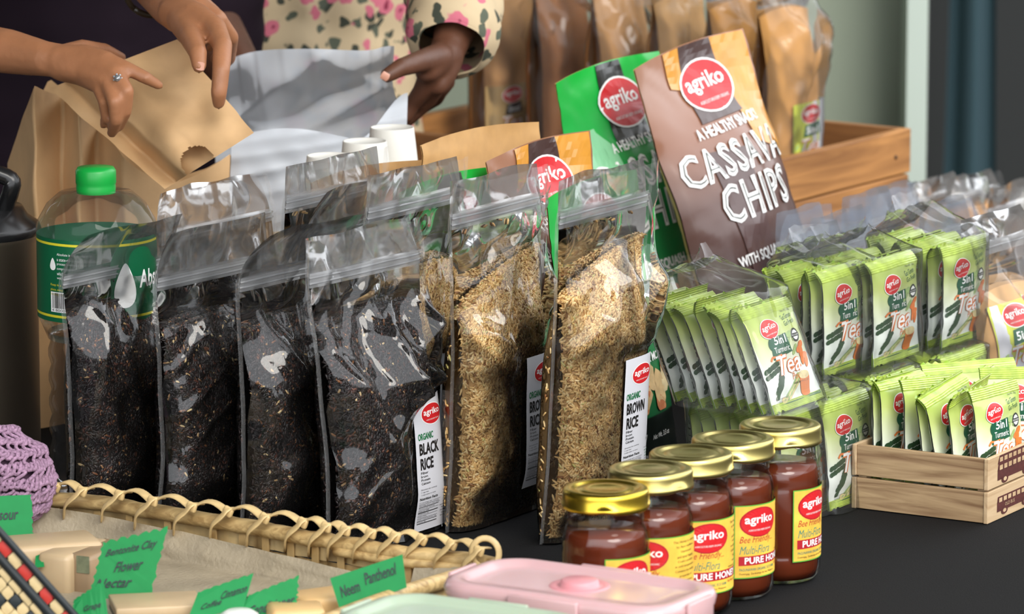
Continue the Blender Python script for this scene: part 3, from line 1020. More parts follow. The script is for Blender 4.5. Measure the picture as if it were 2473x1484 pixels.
M_WRAP = film('wrap_film', haze=0.03, rough=0.08, refl=0.8)
ORD = ('first', 'second', 'third', 'fourth', 'fifth', 'sixth', 'seventh', 'eighth', 'ninth', 'tenth')
def bundle(px, py, z, n, step, phi, lean, seed, which, crest=(0.0, 0.05), bag=True, width=1.0):
    """sachets packed face to back in a loose clear bag; px,py is the foot of the front one"""
    U, V = UV(phi)
    f0 = PT(px, py, z)
    rn = random.Random(seed)
    for k in range(n):
        ft = f0 + V * (k * step) + U * rn.uniform(-0.004, 0.004) + Vector((0, 0, rn.uniform(0, 0.004) + 0.002))
        if k == 0:
            lb, gr = 'front tea sachet of the %s' % which, None
        else:
            lb, gr = '%s tea sachet from the front in the %s' % (ORD[k], which), 'tea sachets packed in the ' + which
        sachet(place(ft, phi + rn.uniform(-0.03, 0.03) * (k > 0), lean + rn.uniform(-0.03, 0.03) * (k > 0), 0), lb, gr, k + seed, back=True)
    if not bag:
        return
    # clear bag: rounded sleeve round the stack, gathered to a crest
    D = (n - 1) * step + 0.014
    H = SHT + 0.006
    root = thing('plastic_wrapper', 'clear plastic wrapper around the %s' % which, 'plastic bag', f0 + V * (D / 2 - 0.007), phi, 'clear wrappers of the tea bundles')
    hw, hd = SWD / 2 * width + 0.004, D / 2 + 0.003
    sh = math.tan(lean)
    def sleeve(a, b):
        th = 2 * math.pi * a
        c, s_ = math.cos(th), math.sin(th)
        k = (abs(c) ** 5 + abs(s_) ** 5) ** -0.2
        zz = b * (H + crest[1])
        over = min(1.0, max(0.0, (zz - H) / crest[1]))
        dd = hd * (1 - over) ** 1.1
        ww = hw * (1 - 0.06 * over)
        x, y = c * k * ww, s_ * k * dd + over * crest[0]
        cr = 0.0028 * abs(nz(x * 40 + seed, zz * 26 + y * 30, y * 30)) + 0.004 * max(0, nz(x * 16, zz * 22, seed + y * 12))
        r_ = 1 + cr / 0.045
        zb = zz + 0.004 * nz(th * 3, over * 4, seed) * over
        return Vector((x * r_, y * r_ + sh * min(zz, H) * (1 if over == 0 else 1), zb - 0.0005 * 0 + 0.001))
    g = G()
    g.grid(sleeve, 88, 44, close_u=True)
    g.build('sleeve', M_WRAP, root)
    g = G()
    tp = H + crest[1]
    g.grid(lambda a, b: Vector(((2 * a - 1) * hw * 0.95, crest[0] + sh * H + 0.012 * b * math.sin(a * 5 + seed), tp - 0.004 + 0.016 * b + 0.003 * nz(a * 9, b, seed))), 30, 6)
    g.build('top_flap', M_WRAP, root)

PT_ = R(58)
ZU = TZ + 0.098
bundle(1930, 990, ZU, 9, 0.0122, PT_, R(22), 3, 'nearest upper tea bundle showing its stacked edges', (0.020, 0.018))
bundle(2043, 905, ZU, 5, 0.0125, PT_, R(2), 5, 'second upper tea bundle beside the pouches', (0.02, 0.016))
bundle(2165, 882, ZU, 6, 0.0125, PT_, R(2), 8, 'third upper tea bundle of the row', (0.02, 0.016))
bundle(2325, 835, ZU, 7, 0.0125, PT_, R(0), 12, 'last upper tea bundle at the far end', (0.02, 0.024))
bundle(1950, 1252, TZ, 8, 0.0125, PT_, R(6), 15, 'lower tea bundle behind the last honey jar', (0.01, 0.003))
bundle(2062, 1222, TZ, 6, 0.0125, PT_, R(6), 18, 'lower tea bundle standing beside the small crate', (0.01, 0.003))
bundle(2172, 1160, TZ, 6, 0.0125, PT_, R(4), 21, 'lower tea bundle behind the small crate', (0.01, 0.003))
bundle(2330, 1105, TZ, 6, 0.0125, PT_, R(2), 24, 'rearmost lower tea bundle under the last one', (0.01, 0.003))

# ------------------------------------------------------------------ small wooden crate with the printed bus
PC = R(60)
CU, CV = UV(PC)
corner = PT(2386, 1268)
M_CR = wood_mat('crate_wood', (122, 92, 64), (186, 158, 120), axis=1, scale=7)
M_CR2 = wood_mat('crate_wood_pale', (176, 146, 110), (204, 178, 142), axis=0, scale=7)
M_BUS = mat('stencil_brown', (82, 40, 36), 0.6, noise_amt=0.25, noise_scale=260)
crate = thing('wooden_crate', 'small pale wooden crate of tea sachets with printed buses on its end', 'crate', corner, PC)
CLu, CLv, CHt, CT = 0.190, 0.132, 0.058, 0.0042
for k in range(2):
    z = 0.0006 + k * 0.0298 + 0.0138
    for nm, c, d, m in (('plank', (CT / 2 + 0.0, CLv / 2, z), (CT, CLv - 2 * CT, 0.0276), M_CR), ('plank', (CLu - CT / 2, CLv / 2, z), (CT, CLv - 2 * CT, 0.0276), M_CR),
                        ('plank', (CLu / 2 - 0.0005, CT / 2, z), (CLu + 0.001, CT, 0.0280), M_CR2), ('plank', (CLu / 2 - 0.0005, CLv - CT / 2, z), (CLu + 0.001, CT, 0.0280), M_CR2)):
        g = G(); g.box(c, d, bev=0.0006); g.build(nm, m, crate, smooth=False)
g = G(); g.box((CLu / 2, CLv / 2, 0.0152), (CLu - 2 * CT, CLv - 2 * CT, 0.003)); g.build('base_board', M_CR, crate, smooth=False)
for sx in (0, 1):
    for sy in (0, 1):
        g = G(); g.box((CT + 0.004 + sx * (CLu - 2 * CT - 0.008), CT + 0.004 + sy * (CLv - 2 * CT - 0.008), 0.028), (0.008, 0.008, 0.05)); g.build('corner_post', M_CR2, crate, smooth=False)
p = Print()
def bus(p, x, z, w, h, dbl):
    B = M_BUS
    p.rect(x, z + 0.16 * h, x + w * 0.82, z + 0.52 * h, B, 1)
    p.quad((x, z + 0.5 * h), (x + w * 0.82, z + 0.5 * h), (x + w * 0.80, z + 0.72 * h), (x + 0.02 * w, z + 0.72 * h), B, 1)
    p.rect(x + 0.82 * w, z + 0.16 * h, x + w, z + 0.40 * h, B, 1)
    for k in range(6):
        p.rect(x + (0.05 + 0.125 * k) * w, z + 0.50 * h, x + (0.135 + 0.125 * k) * w, z + 0.66 * h, M_CR2, 2)
    if dbl:
        p.quad((x, z + 0.72 * h), (x + 0.82 * w, z + 0.72 * h), (x + 0.80 * w, z + h), (x + 0.05 * w, z + h), B, 1)
        for k in range(6):
            p.rect(x + (0.05 + 0.125 * k) * w, z + 0.78 * h, x + (0.135 + 0.125 * k) * w, z + 0.93 * h, M_CR2, 2)
    for q in (0.2, 0.78):
        p.ellipse(x + q * w, z + 0.14 * h, 0.09 * w, 0.14 * h, B, 3, n=20)
        p.ellipse(x + q * w, z + 0.14 * h, 0.045 * w, 0.07 * h, M_CR2, 4, n=16)
bus(p, 0.018, 0.0035, 0.075, 0.024, False)
bus(p, 0.018, 0.0315, 0.075, 0.026, True)
p.text('OLD BUS', 0.034, 0.0105, 0.003, M_CR2, w=0.02, lift=3)
bus(p, 0.105, 0.0035, 0.070, 0.024, False)
bus(p, 0.105, 0.0315, 0.070, 0.026, True)
p.build('bus_print', lambda s, t, l: Vector((s, -0.0002 - l, t)), crate, label='brown stencilled buses')
# sachets in it
def in_crate(u, v, z, dphi, lean, roll, lb, var):
    f = corner + CU * u + CV * v
    sachet(place(Vector((f.x, f.y, TZ + z)), PC + dphi, lean, roll), lb, 'tea sachets standing in the small crate', var)
in_crate(0.058, 0.013, 0.0180, -0.05, R(7), R(-2), 'front tea sachet of the small crate, whole printed face showing', 0)
in_crate(0.053, 0.036, 0.0180, 0.03, R(5), R(5), 'tea sachet slumped low in the crate right behind the front one', 1)
in_crate(0.053, 0.050, 0.0180, 0.0, R(8), R(6), 'narrow looking tea sachet between the crate front and its middle', 2)
in_crate(0.053, 0.064, 0.0180, 0.0, R(6), R(4), 'half hidden tea sachet in the middle of the small crate', 1)
in_crate(0.053, 0.082, 0.0180, -0.10, R(5), R(-6), 'tea sachet in the small crate with its white 5in1 lettering and tilted top', 0)
in_crate(0.054, 0.106, 0.0180, -0.05, R(4), R(-3), 'tea sachet near the back of the small crate, oval logo clear', 2)
in_crate(0.056, 0.118, 0.0180, 0.0, R(3), R(-3), 'rearmost tea sachet in the small crate, only its edge showing', 1)
in_crate(0.140, 0.030, 0.0180, -0.75, R(4), R(-2), 'tea sachet across the far part of the crate facing the camera', 0)
in_crate(0.142, 0.078, 0.0180, -0.80, R(8), R(2), 'second tea sachet set crosswise at the far end of the crate', 2)
for k, (px, py, ln) in enumerate(((2330, 1010, 6), (2395, 1005, 2))):
    f = PT(px, py, TZ + 0.002)
    sachet(place(f, R(30), R(ln), R(4 - 6 * k)), ('loose tea sachet leaning behind the small crate', 'upright tea sachet near the labelled powder pouch')[k], None, k)
# ------------------------------------------------------------------ powder pouches (clear zip bags of brown powder)
M_PFILM = film('pouch_film', haze=0.06, rough=0.07, refl=0.9)
M_PGREY = film('pouch_film_milky', rgb=(160, 172, 190), haze=0.34, rough=0.14, refl=0.45)
def powder_mat(k):
    return mat('powder_%d' % k, ((196, 142, 78), (198, 148, 94), (188, 132, 60), (150, 98, 54), (206, 160, 104), (184, 130, 54))[k], 0.9, noise_amt=0.12, noise_scale=25, bump=0.15, bump_scale=80)
M_PLAB = ramp_mat('pouch_label', [(0.0, (214, 214, 60)), (0.10, (216, 216, 70)), (0.101, (30, 32, 28)), (0.24, (30, 32, 28)), (0.241, (226, 230, 224)), (0.62, (226, 230, 214)), (1.0, (206, 212, 96))], 'Z', 0.0, 1.0, rough=0.4)
M_PLAB2 = ramp_mat('pouch_label_peach', [(0.0, (226, 150, 96)), (1.0, (240, 190, 150))], 'Z', 0.0, 1.0, rough=0.4)
M_PLAB3 = mat('pouch_label_buff', (176, 146, 96), 0.5)
def pouch_print(p, x0, z0, w, h, plain=False):
    def X(a): return x0 + a * w
    def Z(b): return z0 + b * h
    if not plain:
        p.rect(X(0), Z(0), X(1), Z(0.09), mat('ink_yellow', (208, 206, 60), 0.45), 1)
        p.rect(X(0), Z(0.09), X(1), Z(0.21), INK_K, 1)
        p.quad((X(0), Z(0.5)), (X(1), Z(0.62)), (X(1), Z(1)), (X(0), Z(1)), mat('ink_lime', (196, 204, 70), 0.45), 1)
        p.text('5-IN-1 TURMERIC TEA POWDER', X(0.5), Z(0.14), h * 0.03, INK_W, w=w * 0.85, lift=2, align='c')
        p.text('WITH BROWN SUGAR', X(0.5), Z(0.035), h * 0.025, M_DKG, w=w * 0.5, lift=2, align='c')
    logo(p, X(0.5), Z(0.885), w * 0.27, h * 0.09, lift=2)
    p.quad((X(0.28), Z(0.66)), (X(0.8), Z(0.68)), (X(0.75), Z(0.80)), (X(0.33), Z(0.78)), M_DKG if not plain else INK_K, 2)
    p.text('5in1' if not plain else 'Ground', X(0.37), Z(0.69), h * 0.07, INK_W, w=w * 0.34, lift=3, bold=0.02)
    p.text('Tea', X(0.22), Z(0.50), h * 0.15, M_ORNG, w=w * 0.55, shear=0.35, bold=0.05, lift=3)
    p.text('Tea', X(0.225), Z(0.503), h * 0.145, INK_W, w=w * 0.54, shear=0.35, lift=4)
    if plain: return
    rn = random.Random(8)
    for k in range(22):
        a = rn.random()
        p.ellipse(X(0.12 + 0.25 * a + rn.uniform(-.06, .06)), Z(0.28 + 0.3 * rn.random()), w * 0.06, h * 0.02, M_LEAF2 if k % 2 else mat('ink_leaf_mid', (96, 130, 50), 0.45), 2, n=10, rings=1, rot=rn.uniform(0, 3))
    p.quad((X(0.74), Z(0.26)), (X(0.92), Z(0.26)), (X(0.95), Z(0.44)), (X(0.70), Z(0.44)), M_TEA, 3)
    p.ellipse(X(0.55), Z(0.30), w * 0.13, h * 0.085, M_BOXINK, 3, n=18)
    p.ellipse(X(0.55), Z(0.30), w * 0.10, h * 0.065, INK_W, 4, n=18)
    p.rect(X(0.40), Z(0.28), X(0.70), Z(0.32), M_BOXINK, 5)

def powder_pouch(foot, phi, label, w, h, T, fill, seed, pm=0, lean=0.0, sticker=None, grey=False, zipt=0.86, group=None, crease=0.02, plain=False, lab=None, detail=True, bend=0.0):
    root = thing('powder_pouch', label, 'pouch', (foot.x, foot.y, foot.z + 0.001), phi, group)
    S = BagShape(w, h, T, fill, lean, seed, 0.003, bend, 0.02, zipt, crease)
    nu, nv = (30, 60) if detail else (16, 28)
    g = G()
    g.grid(lambda a, b: S.pos(2 * a - 1, b, -1), nu, nv)
    g.grid(lambda a, b: S.pos(1 - 2 * a, b, 1, 0, 0), 14, 30)
    g.grid(lambda a, b: S.pos(2 * a - 1, 0, -1).lerp(S.pos(2 * a - 1, 0, 1, 0, 0), b), 14, 2)
    g.build('film', M_PGREY if grey else M_PFILM, root)
    g = G()
    for sd in (-1, 1):
        g.grid(lambda a, b, sd=sd: S.pos(2 * a - 1, zipt - 0.012 + 0.06 * b, sd, -0.0006, 0), 18, 3)
    g.tube([S.pos(-1 + k / 9, zipt + 0.02, -1, -0.0008, 0) for k in range(19)], 0.0011, 6)
    g.build('zip_strip', M_ZIP, root)
    g = G()
    def core(side):
        def f(a, b):
            a2 = 2 * a - 1
            q = max(0.012, b * S.fillz(a2 * w / 2) / h)
            p = S.pos(a2 * 0.97, q, side, 0.0014, 0)
            p.y += side * 0.0006 + 0.0015 * side * abs(nz(p.x * 50, p.z * 40, seed))
            return p
        return f
    g.grid(core(-1), 22, 30)
    g.grid(lambda a, b: core(1)(1 - a, b), 22, 30)
    g.grid(lambda a, b: core(-1)(a, 1).lerp(core(1)(a, 1), b), 22, 3)
    g.build('powder', powder_mat(pm), root)
    if sticker:
        x0, z0, lw, lh = sticker
        gp = G(); gp.grid(lambda a, b: S.front(x0 + a * lw, z0 + b * lh, 0), 8, 12)
        st = gp.build('label', lab or M_LABEL, root, label='printed sticker')
        p = Print(); pouch_print(p, x0, z0, lw, lh, plain)
        p.build('lettering', S.front, st, step=0.00016)
    return root

# ------------------------------------------------------------------ big crate at the back with the tall powder pouches
PB = R(56)
BU, BV = UV(PB)
rimc = P(2196, 312, 5.62)                                  # far front corner of its rim
base = PT(2196, 640)
CRH = 0.152
# put the crate so that its rim corner meets that sight line at the height of the rim
cr = PT(2196, 312, TZ + CRH)
M_OLD = wood_mat('old_crate_wood', (128, 84, 44), (184, 130, 74), axis=0, scale=4)
M_OLD2 = wood_mat('old_crate_wood_side', (110, 72, 40), (160, 112, 66), axis=1, scale=4)
bigc = thing('wooden_box', 'brown wooden box of stacked planks holding the tall powder pouches', 'crate', (cr.x, cr.y, TZ + 0.0005), PB)
LU, LV, PTK = 0.34, 0.52, 0.012
pl = (CRH - 0.004) / 3
for k in range(3):
    z = pl * (k + 0.5) + 0.002 * k
    off = 0.004 * ((k + 1) % 2)
    for c, d, m in (((-LU / 2 + off, PTK / 2, z), (LU, PTK, pl), M_OLD), ((-LU / 2 + off, LV - PTK / 2, z), (LU, PTK, pl), M_OLD),
                    ((-PTK / 2 + off, LV / 2, z), (PTK, LV - 2 * PTK, pl), M_OLD2), ((-LU + PTK / 2 + off, LV / 2, z), (PTK, LV - 2 * PTK, pl), M_OLD2)):
        g = G(); g.box(c, d, bev=0.0012); g.build('plank', m, bigc, smooth=False)
g = G(); g.box((-LU / 2, LV / 2, 0.07), (LU - 2 * PTK, LV - 2 * PTK, 0.01)); g.build('inner_board', M_OLD2, bigc, smooth=False)
for sx in (-LU + 0.02, -0.03):
    for k in range(3):
        g = G(); g.lathe([(0.0, 0.0012), (0.0022, 0.0010), (0.0026, 0.0)], 10)
        o = g.build('nail', mat('rusty_nail', (40, 30, 26), 0.6, metal=0.5), bigc)
        o.location = (sx + 0.008 * (k % 2), 0.0, pl * (k + 0.5)); o.rotation_euler = (R(90), 0, 0)
GP = 'tall powder pouches in the wooden box'
SP_ = (0.118, 0.235, 0.026)
def in_box(px, label, pm, seed, w=0.112, h=0.30, sticker=None, v=0.05, u=-0.17, **kw):
    # u, v in the box; px fixes the left edge column in the photograph
    f = Vector((cr.x, cr.y, TZ + 0.076)) + BU * u + BV * v
    powder_pouch(f, PB, label, w, h, 0.024, 0.74, seed, pm, 0.02, sticker, group=GP, **kw)
for k, (lb, pm, sd, st, kw) in enumerate((
    ('tall pouch of tan powder at the box end, yellow tea label facing out', 0, 5, (-0.024, 0.012, 0.074, 0.112), {}),
    ('tall powder pouch just behind the end one, peach label edge showing', 2, 9, (-0.010, 0.030, 0.066, 0.11), dict(lab=M_PLAB2, plain=True)),
    ('pale tan powder pouch behind the top of the brown chip pouch', 4, 14, None, {}),
    ('brown powder pouch with a curled silvery top behind the green chip pouch', 1, 19, None, {}),
    ('dark brown powder pouch narrowly showing between two others', 3, 26, None, {}),
    ('shiny crumpled powder pouch with a buff label at the near end of the box', 1, 33, (-0.050, 0.012, 0.064, 0.10), dict(lab=M_PLAB3, plain=True, crease=0.03)))):
    f_v = 0.050 + 0.079 * k
    in_box(0, lb, pm, sd, sticker=st, v=f_v, u=(-0.185, -0.16, -0.15, -0.15, -0.15, -0.15)[k], **kw)

# ------------------------------------------------------------------ zip pouches in the second rank (grey milky tops)
GZ = 'small zip pouches behind the tea bundles'
for px, py, yd, w, h, lb, sd, pm, gr in (
    (1955, 508, 5.00, 0.10, 0.160, 'dark topped zip pouch nearest the brown chip pouch', 3, 3, True),
    (2050, 515, 4.95, 0.12, 0.155, 'grey topped zip pouch second behind the tea bundles', 6, 0, True),
    (1990, 552, 4.85, 0.11, 0.150, 'low zip pouch with a milky top peeping over the second tea bundle', 9, 0, True),
    (2118, 468, 5.06, 0.11, 0.165, 'tall milky topped zip pouch with a curled corner', 12, 0, True),
    (2165, 452, 5.35, 0.11, 0.165, 'blue grey zip pouch standing at the foot of the wooden box', 15, 3, True),
    (2270, 432, 5.60, 0.12, 0.175, 'brown powder pouch with a pointed clear top by the doorway', 18, 2, False),
    (2360, 425, 5.62, 0.12, 0.178, 'second pointed brown powder pouch by the doorway', 21, 2, False),
    (2300, 490, 5.05, 0.11, 0.165, 'milky zip pouch peeping behind the last tea bundle', 24, 0, True),
    (2462, 445, 5.45, 0.12, 0.185, 'dark powder pouch cut by the photo edge', 27, 3, False)):
    q = P(px, py, yd)
    # rest on the cloth: height follows from the sight line of its top
    hh = max(0.10, q.z - TZ)
    powder_pouch(Vector((q.x, q.y, TZ)), R(57), lb, w, hh, 0.024, 0.68, sd, pm, R(3), None, gr, group=GZ, zipt=0.80, detail=False, bend=0.0, crease=0.014)
q = P(2432, 520, 4.78)
powder_pouch(Vector((q.x, q.y, TZ)), R(56), 'zip pouch of tan powder with yellow tea label beside the last bundle', 0.135, q.z - TZ, 0.026, 0.66, 77, 4, R(3), (-0.048, 0.016, 0.085, 0.112), zipt=0.84, bend=0.004)

# ------------------------------------------------------------------ chip pouches
PW, PH_ = 0.208, 0.335
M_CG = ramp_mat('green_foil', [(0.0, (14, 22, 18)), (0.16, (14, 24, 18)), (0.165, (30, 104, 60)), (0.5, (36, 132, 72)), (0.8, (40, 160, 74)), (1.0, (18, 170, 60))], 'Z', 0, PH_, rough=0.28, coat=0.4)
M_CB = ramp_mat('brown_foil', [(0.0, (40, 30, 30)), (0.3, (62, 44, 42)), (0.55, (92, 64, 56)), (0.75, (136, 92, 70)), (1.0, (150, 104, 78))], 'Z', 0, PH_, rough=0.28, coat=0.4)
M_KRAFT = mat('kraft_foil', (190, 148, 94), 0.6, noise_amt=0.08, noise_scale=60)
M_OR = mat('ink_amber', (206, 142, 48), 0.3, coat=0.4, noise_amt=0.1, noise_scale=30)
M_BRN = mat('ink_chocolate', (66, 44, 40), 0.3, coat=0.4)
M_BLK = mat('ink_pitch', (22, 24, 20), 0.3, coat=0.4)
M_MINT = mat('ink_mint', (132, 196, 150), 0.3, coat=0.4)
M_CHIP = mat('ink_chip', (216, 184, 134), 0.4, noise_amt=0.22, noise_scale=70)
M_CHIP2 = mat('ink_chip_pale', (226, 206, 160), 0.4, noise_amt=0.15, noise_scale=90)
M_CHIP3 = mat('ink_chip_red', (204, 126, 84), 0.4, noise_amt=0.25, noise_scale=60)
def blob(p, x, y, r, m, lift, rn, n=14, asp=0.7):
    rot = rn.uniform(0, 3.1)
    c, q = math.cos(rot), math.sin(rot)
    pts = []
    for i in range(n):
        th = 2 * math.pi * i / n
        k = r * rn.uniform(0.75, 1.1)
        a, b = k * math.cos(th), k * asp * math.sin(th)
        pts.append((x + a * c - b * q, max(0.058, y + a * q + b * c)))
    p.shape([(x, y)] + pts, [(0, 1 + i, 1 + (i + 1) % n) for i in range(n)], m, lift)
def chip_pouch(M, label, kind, seed, full=True):
    root = thing('chip_pouch', label, 'pouch', group='cassava chip pouches')
    root.matrix_world = M
    rn = random.Random(seed)
    def pos(a, t, side):
        x = a * PW / 2
        T = 0.028 * sstep(0.0, 0.2, t) ** 0.5 * (1 - sstep(0.62, 0.93, t)) + 0.010 * (1 - sstep(0, .1, t))
        y = side * (0.0008 + T * max(0, 1 - abs(a) ** 2.4) ** 0.7)
        x *= 1 - 0.05 * sstep(0.02, 0.3, t) * (1 - sstep(0.6, 0.9, t))
        w_ = 0.5 + 0.5 * (1 - sstep(0.45, 0.75, t))
        d = 0.0040 * nz(x * 14 + seed, t * 5, seed) + 0.0022 * abs(nz(x * 30, t * 14 + x * 22, seed + 3)) + 0.003 * max(0, nz(x * 9, t * 16, seed + 8)) * sstep(0.6, 0.8, t)
        y += -d * (1 if side < 0 else 1) * sstep(0, .05, t)
        z = t * PH_ + 0.006 * math.sin((a + 1) * 1.57) * sstep(0.8, 1, t)
        y += -0.012 * (max(0, abs(a) - 0.3) ** 2) * sstep(0.7, 1, t)
        return Vector((x, y, z))
    g = G()
    g.grid(lambda a, b: pos(2 * a - 1, b, -1), 40, 60, 0)
    g.grid(lambda a, b: pos(1 - 2 * a, b, 1), 20, 30, 1)
    g.grid(lambda a, b: pos(2 * a - 1, 0, -1).lerp(pos(2 * a - 1, 0, 1), b), 20, 2, 0)
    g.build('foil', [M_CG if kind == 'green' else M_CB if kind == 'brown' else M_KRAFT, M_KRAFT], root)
    if kind == 'kraft':
        return root
    p = Print()
    H = PH_
    if kind == 'green':
        p.quad((-0.038, H * 0.76), (0.044, H * 0.76), (0.034, H * 0.997), (-0.020, H * 0.997), M_BLK, 1, 8, 14)
        p.quad((-0.114, H * 0.42), (-0.07, H * 0.44), (-0.065, H * 0.83), (-0.108, H * 0.82), M_MINT, 1, 6, 12)
        p.quad((-0.07, H * 0.44), (-0.035, H * 0.50), (-0.050, H * 0.76), (-0.066, H * 0.82), M_MINT, 1, 6, 12)
    else:
        p.quad((-0.036, H * 0.78), (0.052, H * 0.78), (0.046, H * 0.997), (-0.018, H * 0.997), M_BRN, 2, 8, 14)
        p.quad((0.046, H * 0.68), (0.108, H * 0.62), (0.112, H * 0.997), (0.046, H * 0.997), M_OR, 1, 8, 14)
        p.quad((-0.055, H * 0.90), (-0.025, H * 0.88), (-0.018, H * 0.997), (-0.052, H * 0.997), M_OR, 1, 4, 6)
        p.quad((-0.050, H * 0.30), (-0.005, H * 0.28), (0.012, H * 0.68), (-0.06, H * 0.70), mat('ink_cocoa', (78, 54, 50), 0.3, coat=0.4), 1, 6, 12)
    logo(p, 0.012, H * 0.875, 0.047, 0.0235, lift=4)
    p.text('A HEALTHY SNACK!', -0.056, H * 0.738, 0.0115, INK_W, w=0.128, bold=0.02, lift=4)
    inl = M_CG if kind == 'green' else M_CB
    for tx, x, z, w, h in (('CASSAVA', -0.106, H * 0.610, 0.205, 0.035), ('CHIPS', -0.068, H * 0.475, 0.145, 0.040)):
        p.text(tx, x, z, h, INK_W, w=w, bold=0.03, lift=4, spacing=1.15)
        p.text(tx, x + 0.0035, z + 0.0035, h - 0.007, mat('ink_inline', (70, 74, 70), 0.4), w=w - 0.007, bold=-0.03, lift=6, spacing=1.15)
    for k in range(26):
        x = rn.uniform(-0.03, 0.10) if kind == 'brown' else rn.uniform(-0.09, 0.10)
        blob(p, x, H * (0.19 + 0.17 * rn.random() * (0.4 + 0.6 * (x + 0.1) / 0.2)), rn.uniform(0.014, 0.026), (M_CHIP, M_CHIP2, M_CHIP3, M_CHIP)[k % 4], 2 + 0.4 * (k % 5), rn)
    p.text('WITH SQUASH & TURMERIC' if kind == 'brown' else 'WITH SQUASH & MORINGA', -0.072, H * 0.345, 0.0125, INK_W, w=0.170, bold=0.02, lift=7)
    for k, q in enumerate(('Prepared by', 'WELLNESS FOODS', 'Food Skilled', 'Enhancement Center', 'Dipolog City')):
        p.text(q, -0.095, 0.046 - 0.007 * k, 0.0045, INK_W, w=0.0036 * len(q), lift=3)
    p.rect(-0.04, 0.020, 0.0, 0.036, INK_W, 2)
    p.text('2018', -0.034, 0.023, 0.010, INK_K, w=0.028, lift=4)
    p.text('Net Wt. 3.5 oz', 0.02, 0.026, 0.006, INK_W, w=0.05, lift=3)
    p.text('PRODUCT OF PHILIPPINES', -0.05, 0.006, 0.005, INK_W, w=0.09, lift=3)
    def fn(s, t, lift):
        a = max(-1, min(1, s / 0.116))
        return pos(a, min(1, t / PH_), -1) + Vector((0, -0.0011 - lift, 0))
    p.build('printed_front', fn, root, step=0.00022)
    return root
def chips(px, py, phi, lean, roll, label, kind, seed, sc=1.0):
    """px, py: where the top left corner shows; the foot stands on the cloth"""
    M = place(Vector((0, 0, 0)), phi, lean, roll) @ Matrix.Scale(sc, 4)
    d = M @ Vector((-PW / 2, 0, PH_))
    low = min((M @ Vector((s_ * PW / 2, 0, 0))).z for s_ in (-1, 1))
    zf = TZ + 0.003 - low
    f = PT(px, py, zf + d.z) - d
    f.z = zf
    return chip_pouch(place(f, phi, lean, roll) @ Matrix.Scale(sc, 4), label, kind, seed)
chips(1520, 172, R(57), R(18), R(5), 'brown cassava chip pouch tipped back, tallest at the middle of the stall', 'brown', 4, 1.0)
chips(1326, 205, R(57), R(15), R(3), 'green cassava chip pouch in full view left of the tallest brown one', 'green', 7, 0.94)
chips(1306, 484, R(59), R(10), R(2), 'green chip pouch just behind the tops of two brown rice bags', 'green', 12, 0.78)
chips(1165, 392, R(58), R(10), R(2), 'brown chip pouch with only its orange top and oval showing', 'brown', 15, 0.85)
chips(948, 468, R(57), R(7), R(1), 'green chip pouch seen through the clear tops of brown rice bags', 'green', 19, 0.80)
chips(1005, 352, R(54), R(6), R(0), 'plain kraft pouch behind the chips, its long top edge showing', 'kraft', 23, 0.88)
chips(740, 442, R(54), R(5), R(0), 'second plain kraft pouch beside the paper cups', 'kraft', 29, 0.80)
# ------------------------------------------------------------------ water bottle
bq = PT(232, 1222)
bot = thing('water_bottle', 'clear plastic water bottle with green cap and green label', 'bottle', (bq.x, bq.y + 0.05, TZ + 0.0008), R(0))
M_PET = film('clear_pet', haze=0.02, rough=0.04, refl=0.55)
BS = 12500 / ((bq.y + 0.05) * 1.018)                 # pixels per metre there
def bz(py): return PT(232, py, TZ).z if False else (P(232, py, bq.y + 0.05).z - TZ)
prof = [(0.0, 0.004), (0.030, 0.0), (0.040, 0.002), (0.045, 0.012)]
zb = bz(815)
k = 0
for i in range(6):
    z = 0.02 + (zb - 0.03) * i / 5.0
    prof += [(0.0445, z), (0.0420, z + 0.008), (0.0445, z + 0.016)]
prof += [(0.0445, zb), (0.0515, bz(770)), (0.0530, bz(760)), (0.0530, bz(556)), (0.0535, bz(545)), (0.0520, bz(530)), (0.0440, bz(492)), (0.0330, bz(466)), (0.0165, bz(462)), (0.0160, bz(440))]
g = G()
n = 60
vs_, fs = [], []
for r, z in prof:
    for i in range(n):
        a = 2 * math.pi * i / n
        fac = 1 - 0.018 * (1 - abs(math.cos(6 * a))) * (1 if (z > bz(545) and z < bz(463)) else 0)
        vs_.append((r * fac * math.cos(a), r * fac * math.sin(a), z))
for j in range(len(prof) - 1):
    for i in range(n):
        a, b = j * n + i, j * n + (i + 1) % n
        fs.append((a, b, b + n, a + n))
g.add(vs_, fs)
g.build('bottle_body', M_PET, bot)
M_GCAP = mat('green_cap', (20, 158, 62), 0.35)
g = G()
z0, z1 = bz(462), bz(406)
cp = [(0.0172, z0 - 0.002), (0.0176, z0 + 0.004), (0.0172, z0 + 0.0055), (0.0176, z0 + 0.007), (0.0176, z1 - 0.003), (0.0160, z1), (0.0, z1 + 0.0005)]
n = 96
vs_ = [((r * (1 + (0.018 * (i % 2) if 3 <= k_ <= 4 else 0))) * math.cos(2 * math.pi * i / n), (r * (1 + (0.018 * (i % 2) if 3 <= k_ <= 4 else 0))) * math.sin(2 * math.pi * i / n), z) for k_, (r, z) in enumerate(cp) for i in range(n)]
fs = [(j * n + i, j * n + (i + 1) % n, (j + 1) * n + (i + 1) % n, (j + 1) * n + i) for j in range(len(cp) - 1) for i in range(n)]
g.add(vs_, fs)
g.build('cap', M_GCAP, bot, label='ribbed green screw cap')
LR = 0.0534
zl0, zl1 = bz(760), bz(562)
def bfn(s, t, lift):
    a = R(-90) + s / LR
    return Vector(((LR + lift) * math.cos(a), (LR + lift) * math.sin(a), zl0 + t))
g = G(); g.lathe([(LR, zl0), (LR, zl1)], 64)
lb = g.build('label', mat('bottle_label', (14, 92, 58), 0.35), bot, label='green wrap-around label')
p = Print()
